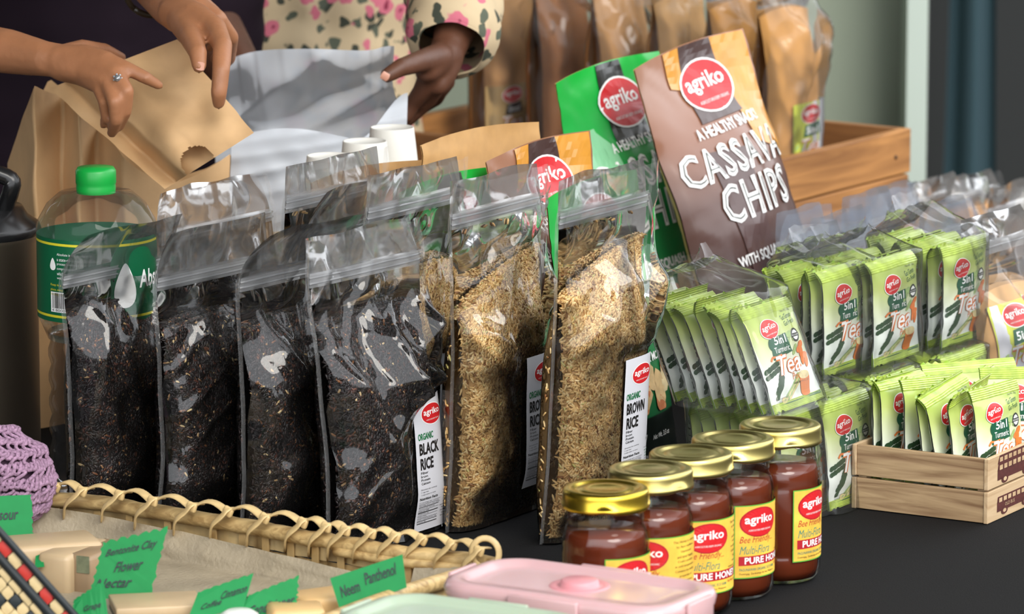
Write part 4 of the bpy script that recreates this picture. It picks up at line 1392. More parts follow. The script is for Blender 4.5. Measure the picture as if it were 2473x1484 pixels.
hl = zl1 - zl0
M_YL = mat('ink_lemon', (214, 204, 50), 0.4)
for zz in (0.004, hl - 0.0055):
    p.rect(-0.16, zz, 0.16, zz + 0.0022, M_YL, 1, 80, 1)
p.ellipse(-0.0390, hl * 0.70, 0.0032, 0.0055, INK_W, 2, egg=-0.5)
for i, q in enumerate(('Absolute is the product of', 'a state-of-the-art distillation', 'process employing vapor', 'compression and ozone', 'which ensures consistent', 'water quality.')):
    p.text(q, -0.034, hl * 0.80 - 0.0042 * i, 0.0030, INK_W, w=0.0013 * len(q), lift=2)
for i, q in enumerate(('Keep in a clean, cool, dry', 'place, away from direct sun', 'freezing temperature.')):
    p.text(q, -0.042, hl * 0.43 - 0.0042 * i, 0.0028, M_YL, w=0.0013 * len(q), lift=2)
p.rect(-0.042, 0.009, -0.006, 0.027, INK_W, 2, 12, 1)
rn = random.Random(2)
x = -0.040
while x < -0.009:
    w_ = rn.choice((0.0004, 0.0007, 0.0011))
    p.rect(x, 0.0125, x + w_, 0.0262, INK_K, 3, 1, 1)
    x += w_ + rn.choice((0.0004, 0.0007))
p.text('4 800014 700', -0.0405, 0.0096, 0.0024, INK_K, w=0.030, lift=3)
p.ellipse(0.030, hl * 0.45, 0.010, 0.020, INK_W, 2, egg=-0.5)
p.text('Absolute', 0.045, hl * 0.40, 0.016, INK_W, w=0.06, lift=2, bold=0.02)
p.build('lettering', bfn, lb, step=0.00015)

# ------------------------------------------------------------------ steel hot-water urn at the edge of the picture
uq = PT(-70, 1160)
urn = thing('water_urn', 'brushed steel water urn with black lid at the edge of the picture', 'urn', (uq.x, uq.y + 0.06, TZ + 0.0008))
def uz(py): return P(-70, py, uq.y + 0.06).z - TZ
g = G(); g.lathe([(0.0, 0.0), (0.056, 0.0), (0.058, 0.006), (0.058, uz(585)), (0.060, uz(575)), (0.060, uz(560))], 64)
g.build('steel_body', mat('brushed_steel', (160, 146, 128), 0.42, metal=1.0), urn)
g = G(); g.lathe([(0.0605, uz(566)), (0.062, uz(556)), (0.060, uz(540)), (0.050, uz(522)), (0.045, uz(500)), (0.0, uz(490))], 64)
g.build('lid', mat('black_plastic', (24, 24, 25), 0.25), urn)
g = G()
g.tube(spline([(0.03, -0.02, uz(500)), (0.038, -0.03, uz(450)), (0.036, -0.03, uz(420)), (0.0, -0.03, uz(395)), (-0.03, -0.02, uz(420)), (-0.03, -0.02, uz(500))], 24), 0.008, 10)
g.build('handle', MATS['black_plastic'], urn)

# ------------------------------------------------------------------ stacks of upturned paper cups
M_CUP = mat('cup_paper', (226, 224, 216), 0.6)
def cup_mesh():
    g = G()
    g.lathe([(0.0, 0.0565), (0.0185, 0.0565), (0.0195, 0.0580), (0.0205, 0.0585), (0.0210, 0.0575), (0.0270, 0.003), (0.0282, 0.0022), (0.0285, 0.0010), (0.0276, 0.0), (0.0266, 0.0010), (0.0262, 0.003), (0.0205, 0.0550), (0.0, 0.0552)], 48)
    me = bpy.data.meshes.new('paper_cup')
    me.from_pydata([tuple(v) for v in g.v], [], g.f)
    me.materials.append(M_CUP)
    me.polygons.foreach_set('use_smooth', [True] * len(g.f))
    return me
cme = cup_mesh()
for k, (px, py, yd, nm) in enumerate(((795, 376, 4.78, 'nearest'), (881, 341, 4.84, 'middle'), (947, 308, 4.90, 'farthest'))):
    q = P(px, py, yd)
    n = int((q.z - TZ - 0.0585) / 0.03)
    stp = (q.z - TZ - 0.0585) / max(1, n)
    for i in range(n + 1):
        o = obj('paper_cup', cme)
        o.location = (q.x, q.y, TZ + 0.0004 + i * stp)
        tag(o, 'top white paper cup of the %s upturned stack' % nm if i == n else '%s white paper cup from the top of the %s upturned stack' % (ORD[min(9, n - i)], nm), 'cup', 'upturned paper cups in the %s stack' % nm)

# ------------------------------------------------------------------ brown paper bag the seller is filling
M_PAPER = mat('kraft_paper', (202, 164, 118), 0.75, noise_amt=0.06, noise_scale=40, bump=0.15, bump_scale=90)
pb = thing('paper_bag', 'brown paper carrier bag with a thumb notch held by two hands', 'paper bag', (0, 0, 0))
topx = [(18, 395), (50, 280), (84, 206), (150, 236), (192, 262), (255, 325), (300, 380), (400, 456), (470, 425), (556, 372)]
def ytop(x):
    for (a, b), (c, d) in zip(topx, topx[1:]):
        if x <= c:
            return b + (d - b) * (x - a) / (c - a)
    return topx[-1][1]
fold = [(18, 0.10), (84, 0.0), (150, 0.045), (192, -0.012), (235, 0.030), (300, -0.02), (400, -0.004), (556, 0.035)]
def fdep(x):
    for (a, b), (c, d) in zip(fold, fold[1:]):
        if x <= c:
            return b + (d - b) * (x - a) / (c - a)
    return fold[-1][1]
def pbody(a, b):
    x = 18 + 538 * a
    yt = ytop(x)
    q = P(x - 30 * b * (1 - a) * 0.3, yt, 4.80 + fdep(x) * (1 - 0.35 * b))
    z = q.z + (TZ + 0.001 - q.z) * b
    return Vector((q.x + 0.004 * nz(a * 8, b * 6), q.y + 0.010 * nz(a * 6, b * 5, 4), z))
g = G()
g.grid(pbody, 90, 24)
def pback(a, b):
    p = pbody(a, 1)
    q = pbody(a, 0)
    w = Vector((p.x, 4.98, TZ + 0.001))
    return Vector((p.x, 4.98 + 0.01 * nz(a * 5, b * 5), TZ + 0.001 + (max(0.06, q.z - TZ - 0.02)) * (1 - b)))
g.grid(pback, 60, 12)
g.build('bag_body', M_PAPER, pb)
# the folded-over mouth of the bag: two flat layers with a half-round notch
A, B, C, D = (118, 214), (428, 95), (613, 321), (398, 457)
def flap(off, dz=0.0):
    def f(a, b):
        x = (A[0] * (1 - a) + B[0] * a) * (1 - b) + (D[0] * (1 - a) + C[0] * a) * b
        y = (A[1] * (1 - a) + B[1] * a) * (1 - b) + (D[1] * (1 - a) + C[1] * a) * b
        dep = 4.78 - 0.10 * b - 0.02 * math.sin(a * 3.1) + off + 0.012 * nz(a * 4, b * 4, 9)
        dep += 0.02 * max(0, abs(a - 0.12) < 0.12) * (0.12 - abs(a - 0.12)) / 0.12
        return P(x + 6 * nz(b * 5, 1), y, dep), (x, y)
    return f
g = G()
NX = 72
for li, off in enumerate((0.0, 0.03)):
    f = flap(off)
    vs_, px_ = [], []
    for j in range(NX + 1):
        for i in range(NX + 1):
            v, q = f(i / NX, j / NX)
            vs_.append(v); px_.append(q)
    fs = []
    for j in range(NX):
        for i in range(NX):
            k = j * (NX + 1) + i
            cx = sum(px_[m][0] for m in (k, k + 1, k + NX + 1, k + NX + 2)) / 4
            cy = sum(px_[m][1] for m in (k, k + 1, k + NX + 1, k + NX + 2)) / 4
            if li == 0 and ((cx - 478) / 40) ** 2 + ((cy - 392) / 40) ** 2 < 1:
                continue
            fs.append((k, k + 1, k + NX + 2, k + NX + 1))
    g.add(vs_, fs)
g.build('folded_mouth', M_PAPER, pb)

# ------------------------------------------------------------------ white plastic carrier bag
M_PLAS = film('carrier_film', rgb=(238, 244, 252), haze=0.88, rough=0.3, refl=0.5, tl_mix=0.2)
cb = thing('plastic_bag', 'thin white plastic carrier bag held open behind the paper cups', 'plastic bag', (0, 0, 0))
tops = spline([(520, 165, 0), (560, 140, 0), (620, 122, 0), (720, 118, 0), (850, 122, 0), (905, 112, 0), (952, 112, 0)], 60)
rgt = spline([(952, 112, 0), (950, 160, 0), (990, 205, 0), (985, 260, 0), (1000, 330, 0)], 60)
def carrier(front):
    def f(a, b):
        t = tops[min(60, int(a * 60))]
        bx = 520 + (960 - 520) * a
        x = t.x * (1 - b) + (bx + 26 * a) * b
        y = t.y + (520 - t.y) * b
        k = a ** 3
        r_ = rgt[min(60, int(b * 60))]
        x = x * (1 - k) + (r_.x if b < 0.6 else x) * k
        d = 5.10 - (0.10 if front else -0.05) * sstep(0, 0.5, b) - 0.05 * a
        c = x + 1.9 * y
        d += 0.020 * abs(nz(c * 0.006, y * 0.002, 2 + front)) + 0.003 * nz(x * 0.02, y * 0.012, 5) + 0.012 * abs(nz((x - 2 * y) * 0.004, 0, 8 + front))
        if front:
            y = max(y, 118 + (330 - 118) * (1 - sstep(0.0, 0.95, abs(a - 0.15) * 0) ) * 0 + y * 0)
        return P(x, y, d)
    return f
g = G(); g.grid(carrier(False), 70, 60)
g.build('back_panel', M_PLAS, cb)
def lip(a, b):
    # near side of the mouth: a drooping edge from the hand to the paper bag
    ex = 560 + (985 - 560) * a
    ey = 330 - 20 * math.sin(a * 5) - 125 * sstep(0.70, 1.0, a)
    x = ex - 10 * b
    y = ey + (560 - ey) * b
    d = 4.97 + 0.014 * abs(nz(x * 0.004 + y * 0.016, y * 0.006, 3)) + 0.003 * nz(x * 0.015, y * 0.02, 6) + 0.01 * a
    return P(x, y, d)
g = G(); g.grid(lip, 60, 40)
g.build('front_panel', M_PLAS, cb)
# ------------------------------------------------------------------ people: limbs grown as one skin
def blend_mesh(name, caps, voxel, material, parent=None, smooth=6, label=None):
    """caps: chains of (point, radius); everything is fused to one skin by a voxel remesh"""
    bm = bmesh.new()
    def ball(c, r, sx=1.0):
        m = Matrix.Translation(c) @ Matrix.Scale(r, 4)
        bmesh.ops.create_icosphere(bm, subdivisions=2, radius=1.0, matrix=m)
    for ch in caps:
        for (p, r), (q, s_) in zip(ch, ch[1:]):
            p, q = Vector(p), Vector(q)
            L = (q - p).length
            k = max(2, int(L / (0.35 * min(r, s_))))
            for i in range(k + 1):
                f = i / k
                ball(p.lerp(q, f), r + (s_ - r) * f)
        if len(ch) == 1:
            ball(Vector(ch[0][0]), ch[0][1])
    me = bpy.data.meshes.new(name)
    bm.to_mesh(me); bm.free()
    o = bpy.data.objects.new(name, me)
    COL.objects.link(o)
    md = o.modifiers.new('r', 'REMESH'); md.mode = 'VOXEL'; md.voxel_size = voxel
    ms = o.modifiers.new('s', 'SMOOTH'); ms.factor = 0.5; ms.iterations = smooth
    dg = bpy.context.evaluated_depsgraph_get()
    me2 = bpy.data.meshes.new_from_object(o.evaluated_get(dg))
    bpy.data.objects.remove(o)
    bpy.data.meshes.remove(me)
    me2.materials.clear()
    me2.materials.append(material)
    me2.polygons.foreach_set('use_smooth', [True] * len(me2.polygons))
    me2.name = name
    return obj(name, me2, parent, label=label)
def chain(pts, k):
    """pts: (px, py, depth, radius in pixels); k pixels per metre"""
    return [(P(x, y, d), r / k) for x, y, d, r in pts]
def skin_mat(name, rgb, red):
    m = mat(name, rgb, 0.5, noise_amt=0.10, noise_scale=35, bump=0.25, bump_scale=160, sss=0.08)
    return m
M_SKIN1 = skin_mat('skin_tan', (166, 112, 77), 0)
M_SKIN2 = skin_mat('skin_brown', (98, 62, 44), 0)
M_NAIL = mat('nail', (206, 148, 124), 0.3)

p1 = thing('person', 'seller in a dark purple top putting goods into the paper bag with both hands', 'person', (0, 0, 0))
K1 = 12500 / (4.72 * 1.018)
D0 = 4.66
caps = [
    # arm with the ring: forearm, wrist, back of the hand
    chain([(-420, -160, 5.02, 95), (-260, 40, 4.90, 78), (-90, 108, 4.78, 62), (20, 124, 4.74, 56), (110, 142, 4.71, 44), (165, 150, 4.70, 42)], K1),
    chain([(150, 146, 4.70, 40), (205, 140, 4.69, 34), (258, 146, 4.67, 24)], K1),
    chain([(150, 150, 4.70, 40), (215, 160, 4.68, 34), (280, 180, 4.65, 23)], K1),
    chain([(150, 156, 4.70, 40), (205, 172, 4.68, 32), (262, 200, 4.65, 22)], K1),
    chain([(150, 160, 4.70, 38), (195, 180, 4.69, 28), (238, 208, 4.66, 20)], K1),
    # index, stretched along the paper
    chain([(258, 146, 4.67, 22), (308, 166, 4.655, 18), (352, 188, 4.65, 16.5), (383, 206, 4.655, 12.5)], K1),
    # middle and ring finger bent down into the bag
    chain([(280, 180, 4.65, 22), (306, 220, 4.635, 19), (303, 268, 4.64, 17), (288, 306, 4.655, 13)], K1),
    chain([(262, 200, 4.65, 21), (277, 246, 4.63, 18.5), (280, 290, 4.635, 17), (270, 322, 4.65, 13)], K1),
    chain([(238, 208, 4.66, 19), (252, 246, 4.645, 16), (256, 282, 4.65, 14), (250, 302, 4.66, 11)], K1),
    # thumb on the far side of the bag
    chain([(150, 140, 4.71, 34), (200, 118, 4.76, 24), (252, 122, 4.80, 19), (292, 140, 4.82, 15)], K1),
]
blend_mesh('ringed_arm', caps, 0.0022, M_SKIN1, p1, 7)
caps = [
    chain([(250, -420, 5.10, 95), (330, -180, 5.0, 82), (376, -40, 4.88, 66), (408, 12, 4.80, 52), (430, 35, 4.77, 46)], K1),
    chain([(425, 30, 4.77, 46), (470, 45, 4.74, 42), (518, 68, 4.71, 30)], K1),
    chain([(430, 40, 4.77, 42), (478, 30, 4.77, 40), (522, 48, 4.76, 28)], K1),
    chain([(430, 20, 4.79, 40), (470, 10, 4.81, 36), (512, 36, 4.82, 26)], K1),
    # thumb pressing on the paper
    chain([(440, 50, 4.75, 38), (462, 92, 4.70, 29), (478, 128, 4.665, 23), (481, 160, 4.655, 18)], K1),
    # index pointing down along the flap
    chain([(518, 68, 4.71, 30), (538, 112, 4.675, 25), (534, 170, 4.655, 22.5), (529, 222, 4.65, 21), (528, 248, 4.655, 17)], K1),
    # the others curl behind the flap
    chain([(522, 48, 4.76, 27), (556, 90, 4.78, 22), (552, 140, 4.82, 19), (530, 165, 4.86, 16)], K1),
    chain([(512, 36, 4.82, 25), (545, 70, 4.86, 20), (540, 120, 4.89, 18), (520, 142, 4.91, 15)], K1),
    chain([(500, 25, 4.86, 23), (528, 60, 4.90, 18), (522, 98, 4.92, 15), (508, 115, 4.93, 13)], K1),
]
blend_mesh('near_arm', caps, 0.0022, M_SKIN1, p1, 7)
# nails, ring, bracelet
def nail(px, py, d, r, rx, parent, ang=0.0):
    g = G()
    def f(a, b):
        th = (a - 0.5) * 2.0
        return Vector((r * 0.95 * math.sin(th), -r * 0.35 * math.cos(th), (b - 0.5) * r * 1.7 * (1 - 0.25 * (2 * a - 1) ** 2)))
    g.grid(f, 8, 6)
    o = g.build('fingernail', M_NAIL, parent)
    o.location = P(px, py, d); o.rotation_euler = (rx, ang, 0)
nail(484, 160, 4.6512, 12 / K1, R(-8), p1, R(8))
c = P(285, 190, 4.640)
g = G()
tx = Vector((0.55, 0.0, -0.80)).normalized()
for k in range(1):
    ring_pts = []
    a1 = Vector((0, -1, 0.1)).normalized(); b1 = tx.cross(a1).normalized()
    cc = P(284, 190, 4.650)
    for i in range(25):
        th = 2 * math.pi * i / 24
        ring_pts.append(cc + (a1 * math.cos(th) + b1 * math.sin(th)) * (24 / K1))
    g.tube(ring_pts, 0.0008, 6)
rg = g.build('ring', mat('silver', (206, 206, 204), 0.2, metal=1.0), p1, label='silver ring with a stone')
g = G()
cs_ = P(284, 189, 4.6385)
for j in range(2):
    g.lathe([(0.0, 0.0045), (0.0022, 0.004), (0.0034, 0.0015), (0.0020, 0.0), (0.0, -0.001)], 8)
for i in range(7):
    th = i / 7 * 6.283
    g.lathe([(0.0, 0.0015), (0.0010, 0.001), (0.0012, 0.0), (0.0, -0.0005)], 6, c=(0.0036 * math.cos(th), 0.0036 * math.sin(th), 0.0))
o = g.build('stone', mat('crystal', (214, 218, 220), 0.08, metal=0.6), rg)
o.location = cs_; o.rotation_euler = (R(90), 0, 0)
bc = P(372, -28, 4.86)
g = G()
dirv = (P(408, 12, 4.80) - P(330, -180, 5.0)).normalized()
a1 = dirv.orthogonal().normalized(); b1 = dirv.cross(a1)
g.tube([bc + (a1 * math.cos(2 * math.pi * i / 32) + b1 * math.sin(2 * math.pi * i / 32)) * (71 / K1) for i in range(33)], 0.003, 8)
g.build('bracelet', mat('dark_bead', (44, 36, 26), 0.35), p1)
# dark top: torso and short sleeves; trousers below
M_TOP1 = mat('purple_knit', (36, 27, 35), 0.95, spec=0.1, noise_amt=0.15, noise_scale=8)
T1 = P(150, 0, 5.42)
tz = 1.12
sh1, sh2 = Vector((T1.x - 0.17, 5.40, 1.36)), Vector((T1.x + 0.19, 5.42, 1.36))
caps = [
    [((T1.x - 0.10, 5.45, 0.80), 0.12), ((T1.x - 0.10, 5.46, 1.0), 0.115), ((T1.x - 0.11, 5.45, 1.22), 0.115), ((T1.x - 0.10, 5.44, 1.34), 0.08)],
    [((T1.x + 0.10, 5.45, 0.80), 0.12), ((T1.x + 0.10, 5.46, 1.0), 0.115), ((T1.x + 0.11, 5.45, 1.22), 0.115), ((T1.x + 0.10, 5.44, 1.34), 0.08)],
    [((T1.x, 5.42, 0.80), 0.13), ((T1.x, 5.42, 1.25), 0.12), ((T1.x, 5.44, 1.38), 0.07)],
    [(sh1, 0.075), (Vector((T1.x - 0.24, 5.26, 1.25)), 0.068), (P(-420, -160, 5.06), 0.056)],
    [(sh2, 0.075), (Vector((T1.x + 0.21, 5.30, 1.26)), 0.068), (P(262, -400, 5.14), 0.056)],
]
blend_mesh('top', caps, 0.008, M_TOP1, p1, 6, label='dark purple top')
def lower_body(parent, x, y, m, z1=0.86):
    caps = [[((x - 0.09, y, 0.03), 0.05), ((x - 0.095, y, 0.45), 0.065), ((x - 0.08, y, z1 - 0.06), 0.095)],
            [((x + 0.09, y, 0.03), 0.05), ((x + 0.095, y, 0.45), 0.065), ((x + 0.08, y, z1 - 0.06), 0.095)], [((x - 0.06, y, z1), 0.11), ((x + 0.06, y, z1), 0.11)]]
    blend_mesh('trousers', caps, 0.01, m, parent, 4)
    for s_ in (-1, 1):
        g = G()
        g.grid(lambda a, b: Vector((x + s_ * 0.09 + 0.045 * math.cos(6.283 * a) * math.sin(3.14 * b), y - 0.05 + 0.125 * -math.cos(3.14 * b), 0.005 + 0.04 * (1 + math.sin(6.283 * a)) * math.sin(3.14 * b))), 16, 10, close_u=True)
        g.build('shoe', mat('shoe_black', (22, 22, 22), 0.5), parent)
def head(parent, x, y, z, ms, mh):
    caps = [[((x, y + 0.01, z - 0.20), 0.055), ((x, y, z - 0.08), 0.052)], [((x, y, z), 0.088), ((x, y - 0.012, z - 0.05), 0.072), ((x, y - 0.035, z - 0.095), 0.042)],
            [((x, y + 0.01, z + 0.035), 0.092)], [((x, y - 0.088, z + 0.005), 0.011), ((x, y - 0.100, z - 0.028), 0.015)], [((x - 0.086, y + 0.01, z), 0.014), ((x - 0.086, y + 0.012, z - 0.03), 0.011)],
            [((x + 0.086, y + 0.01, z), 0.014), ((x + 0.086, y + 0.012, z - 0.03), 0.011)], [((x - 0.02, y - 0.077, z - 0.062), 0.009), ((x + 0.02, y - 0.077, z - 0.062), 0.009)]]
    blend_mesh('head', caps, 0.005, ms, parent, 4)
    caps = [[((x, y + 0.025, z + 0.05), 0.100)], [((x, y + 0.045, z), 0.092), ((x, y + 0.06, z - 0.09), 0.075)], [((x - 0.05, y + 0.03, z + 0.03), 0.06)], [((x + 0.05, y + 0.03, z + 0.03), 0.06)]]
    blend_mesh('hair', caps, 0.008, mh, parent, 3)
    for s_ in (-1, 1):
        g = G(); g.lathe([(0.0, 0.012), (0.008, 0.009), (0.012, 0.0), (0.008, -0.009), (0.0, -0.012)], 12, c=(x + s_ * 0.032, y - 0.076, z + 0.004))
        g.build('eye', mat('eye', (60, 50, 46), 0.2), parent)
M_HAIR = mat('hair_black', (20, 17, 16), 0.45)
lower_body(p1, T1.x, 5.46, mat('trousers_black', (24, 24, 26), 0.9))
head(p1, T1.x + 0.02, 5.38, 1.62, M_SKIN1, M_HAIR)

# second seller, flowered blouse
def floral():
    m = mat('floral_cotton', (206, 184, 148), 0.85)
    nt = m.node_tree
    b = nt.nodes['Principled BSDF']
    tc = nt.nodes.new('ShaderNodeTexCoord')
    n = nt.nodes.new('ShaderNodeTexNoise'); n.inputs['Scale'].default_value = 40
    nt.links.new(tc.outputs['Object'], n.inputs['Vector'])
    mx = nt.nodes.new('ShaderNodeMixRGB'); mx.inputs[0].default_value = 0.025
    nt.links.new(tc.outputs['Object'], mx.inputs[1]); nt.links.new(n.outputs['Color'], mx.inputs[2])
    prev = None
    base = nt.nodes.new('ShaderNodeRGB'); base.outputs[0].default_value = (*lin((206, 184, 148)), 1)
    prev = base.outputs[0]
    for sc, w, off, stops in ((44, 0.0, (3, 1, 2), [(0.30, (62, 66, 54)), (0.34, (62, 66, 54))]), (44, 0.0, (7.3, 4, 9), [(0.26, (88, 94, 78)), (0.30, (88, 94, 78))]), (30, 0.0, (0, 0, 0), [(0.30, (206, 110, 128)), (0.33, (216, 130, 144))]), (30, 0.0, (0, 0, 0), [(0.11, (132, 34, 62)), (0.15, (132, 34, 62))])):
        mp = nt.nodes.new('ShaderNodeMapping'); mp.inputs['Location'].default_value = off
        nt.links.new(mx.outputs[0], mp.inputs[0])
        vo = nt.nodes.new('ShaderNodeTexVoronoi'); vo.inputs['Scale'].default_value = sc
        nt.links.new(mp.outputs[0], vo.inputs['Vector'])
        lt = nt.nodes.new('ShaderNodeMapRange')
        lt.inputs['From Min'].default_value = stops[0][0]; lt.inputs['From Max'].default_value = stops[1][0]
        lt.inputs['To Min'].default_value = 1; lt.inputs['To Max'].default_value = 0
        nt.links.new(vo.outputs['Distance'], lt.inputs[0])
        mm = nt.nodes.new('ShaderNodeMixRGB')
        nt.links.new(lt.outputs[0], mm.inputs[0]); nt.links.new(prev, mm.inputs[1])
        mm.inputs[2].default_value = (*lin(stops[0][1]), 1)
        prev = mm.outputs[0]
    nt.links.new(prev, b.inputs['Base Color'])
    return m
M_FLOR = floral()
p2 = thing('person', 'seller in a beige flowered blouse holding the white plastic bag open', 'person', (0, 0, 0))
K2 = 12500 / (5.05 * 1.018)
caps = [
    chain([(1150, -120, 5.20, 70), (1110, 40, 5.12, 58), (1085, 110, 5.08, 46), (1075, 135, 5.07, 44)], K2),
    chain([(1078, 130, 5.07, 44), (1052, 150, 5.05, 40), (1030, 172, 5.03, 30)], K2),
    chain([(1080, 140, 5.07, 42), (1068, 176, 5.06, 38), (1056, 205, 5.05, 28)], K2),
    # thumb over the plastic
    chain([(1060, 138, 5.05, 36), (1010, 150, 5.01, 27), (968, 163, 4.985, 23), (936, 182, 4.975, 19)], K2),
    # fingers behind it
    chain([(1038, 178, 5.04, 28), (1020, 218, 5.05, 24), (996, 252, 5.06, 21), (980, 284, 5.06, 17)], K2),
    chain([(1052, 196, 5.05, 28), (1036, 236, 5.07, 24), (1008, 266, 5.08, 21), (984, 292, 5.08, 17)], K2),
    chain([(1066, 200, 5.07, 27), (1052, 236, 5.10, 22), (1020, 258, 5.12, 19), (998, 270, 5.13, 16)], K2),
    chain([(1078, 196, 5.10, 24), (1062, 224, 5.13, 19), (1034, 240, 5.15, 16), (1016, 246, 5.16, 13)], K2),
]
blend_mesh('holding_arm', caps, 0.0024, M_SKIN2, p2, 7)
nail(930, 184, 4.9565, 12 / K2, R(0), p2, R(-60))
T2 = P(600, 0, 5.72)
caps = [
    [((T2.x - 0.09, 5.75, 0.80), 0.12), ((T2.x - 0.08, 5.76, 1.0), 0.11), ((T2.x - 0.10, 5.75, 1.22), 0.11), ((T2.x - 0.09, 5.74, 1.34), 0.075)],
    [((T2.x + 0.09, 5.75, 0.80), 0.12), ((T2.x + 0.08, 5.76, 1.0), 0.108), ((T2.x + 0.09, 5.75, 1.22), 0.11), ((T2.x + 0.09, 5.74, 1.34), 0.075)],
    [((T2.x, 5.72, 0.80), 0.125), ((T2.x, 5.72, 1.22), 0.11), ((T2.x, 5.74, 1.36), 0.06)],
]
blouse = blend_mesh('blouse', caps, 0.007, M_FLOR, p2, 5, label='beige blouse with pink flowers')
for v in blouse.data.vertices:
    d = 0.010 * nz(v.co.x * 14 + v.co.z * 9, v.co.z * 5, 2) + 0.006 * nz(v.co.x * 30, v.co.z * 12, 5)
    v.co.y += d
# the loose sleeve: a puffed tube with an open cuff
def sleeve2(a, b):
    th = 2 * math.pi * a
    cl = spline([Vector((T2.x + 0.17, 5.72, 1.36)), P(1010, -170, 5.45), P(1085, -20, 5.20), P(1092, 70, 5.11), P(1088, 118, 5.075)], 40)
    i = min(39, int(b * 40))
    c = cl[i].lerp(cl[i + 1], b * 40 - i)
    t = (cl[i + 1] - cl[i]).normalized()
    s1 = t.cross(Vector((0, 1, 0.2))).normalized(); s2 = t.cross(s1)
    r = (0.062 + 0.018 * sstep(0.3, 0.6, b) - 0.026 * sstep(0.80, 1.0, b)) * (0.58 if False else 0.60 + 0.0 * b)
    r *= 1 + 0.10 * nz(math.cos(th) * 1.5, math.sin(th) * 1.5, b * 7) + 0.04 * math.sin(b * 26 + th)
    return c + s1 * (r * math.cos(th)) + s2 * (r * math.sin(th))
g = G(); g.grid(sleeve2, 36, 60, close_u=True)
g.build('sleeve', M_FLOR, p2)
# other arm reaches into the bag out of sight
caps = [[(Vector((T2.x - 0.17, 5.72, 1.34)), 0.06), (P(430, -120, 5.60), 0.045), (P(500, 60, 5.40), 0.036), (P(600, 230, 5.30), 0.028)],
        [(P(600, 230, 5.30), 0.028), (P(625, 275, 5.28), 0.022)]]
for k in range(4):
    caps.append([(P(612 + 10 * k, 262 + 4 * k, 5.29), 0.011), (P(640 + 10 * k, 300 + 6 * k, 5.27), 0.009), (P(650 + 9 * k, 330 + 4 * k, 5.28), 0.007)])
caps.append([(P(610, 240, 5.28), 0.013), (P(650, 262, 5.25), 0.010), (P(672, 286, 5.25), 0.008)])
blend_mesh('reaching_arm', caps, 0.0035, M_SKIN2, p2, 5)
lower_body(p2, T2.x, 5.76, mat('skirt_dark', (32, 32, 38), 0.9))
head(p2, T2.x, 5.68, 1.60, M_SKIN2, M_HAIR)
# ------------------------------------------------------------------ woven bamboo tray
RZ = TZ + 0.045
rim_px = [(-330, 1140), (-120, 1178), (60, 1203), (228, 1214), (359, 1234), (533, 1263), (632, 1278), (731, 1298), (831, 1314), (964, 1336), (1096, 1350), (1160, 1358)]
rim = [PT(x, y, RZ) for x, y in rim_px]
tray = thing('bamboo_tray', 'shallow woven bamboo tray with lashed cane rim along the stall front', 'tray', (0, 0, 0))
M_CANE = wood_mat('cane', (158, 128, 82), (208, 180, 126), axis=0, scale=10, rough=0.45)
M_STRIP = mat('bamboo_strip', (206, 178, 126), 0.45, noise_amt=0.14, noise_scale=120)
M_STRIP2 = mat('bamboo_strip_dark', (180, 150, 100), 0.5, noise_amt=0.14, noise_scale=90)
TU, TV = UV(R(60))
end = rim[-1]
near = [end + Vector((0.012, -0.02, 0)), end - TU * 0.06 + Vector((0.012, 0, 0)), end - TU * 0.16, end - TU * 0.30]
path = spline(rim, 90)
g = G(); g.tube([p + Vector((0, 0, 0.002 * nz(i * 0.3, 1))) for i, p in enumerate(path)], 0.0068, 10); g.build('rim_cane', M_CANE, tray)
g = G(); g.tube([p + TU * 0.010 + Vector((0, 0, -0.007)) for p in path], 0.0045, 8); g.build('rim_cane', M_CANE, tray)
npth = spline([end] + near, 30)
g = G(); g.tube(npth, 0.0068, 10); g.build('rim_cane', M_CANE, tray)
g = G(); g.tube([path[i] + Vector((0, -0.004, -0.006)) for i in range(64, 91)], 0.0048, 8); g.build('rim_cane', M_CANE, tray)
knots = [(-60, 1165), (40, 1174), (128, 1181), (192, 1192), (283, 1201), (363, 1216), (457, 1230), (545, 1241), (633, 1257), (725, 1268), (782, 1279), (828, 1287), (890, 1294), (948, 1302), (1013, 1309), (1085, 1321), (1150, 1337)]
KZ = RZ + 0.012
kp = [PT(x, y, KZ) + TU * 0.004 for x, y in knots]
for i, (a, b) in enumerate(zip(kp, kp[1:])):
    L = (b - a).length
    hgt = 0.0045 + 0.0016 * math.sin(i * 2.1)
    pts = [a.lerp(b, t) + Vector((0, 0.003 * math.sin(math.pi * t), 0.0068 * math.sin(math.pi * t) * (L / 0.035) ** 0.5)) for t in [k / 10 for k in range(11)]]
    g = G(); g.tube(pts, 0.0050, 8, flat=0.26, up=(0, 0, 1)); g.build('lashing_loop', M_STRIP, tray)
for i, k in enumerate(kp):
    x, y = knots[i]
    d = -1
    c = PT(x - 22, y + 26, RZ)
    pts = [k + TU * 0.006 + Vector((0.004, 0.002, 0.002)), k + Vector((0, -0.004, 0.004)), k.lerp(c, 0.45) + Vector((0, -0.009, 0.004)), c + Vector((-0.003, -0.010, 0.002)), PT(x - 36, y + 46, RZ - 0.008) + Vector((0, -0.006, 0)), PT(x - 36, y + 60, RZ - 0.014) + Vector((0, 0.002, 0))]
    g = G(); g.tube(spline(pts, 14), 0.0044, 8, flat=0.26, up=(0, 0, 1)); g.build('lashing_wrap', M_STRIP, tray)
    g = G()
    g.box((0, 0, 0), (0.0095, 0.0045, 0.0085), bev=0.0018)
    o = g.build('lashing_knot', M_STRIP, tray); o.location = k + Vector((0, -0.003, 0.0015)); o.rotation_euler = (0, R(18 + 8 * math.sin(i)), R(-30))
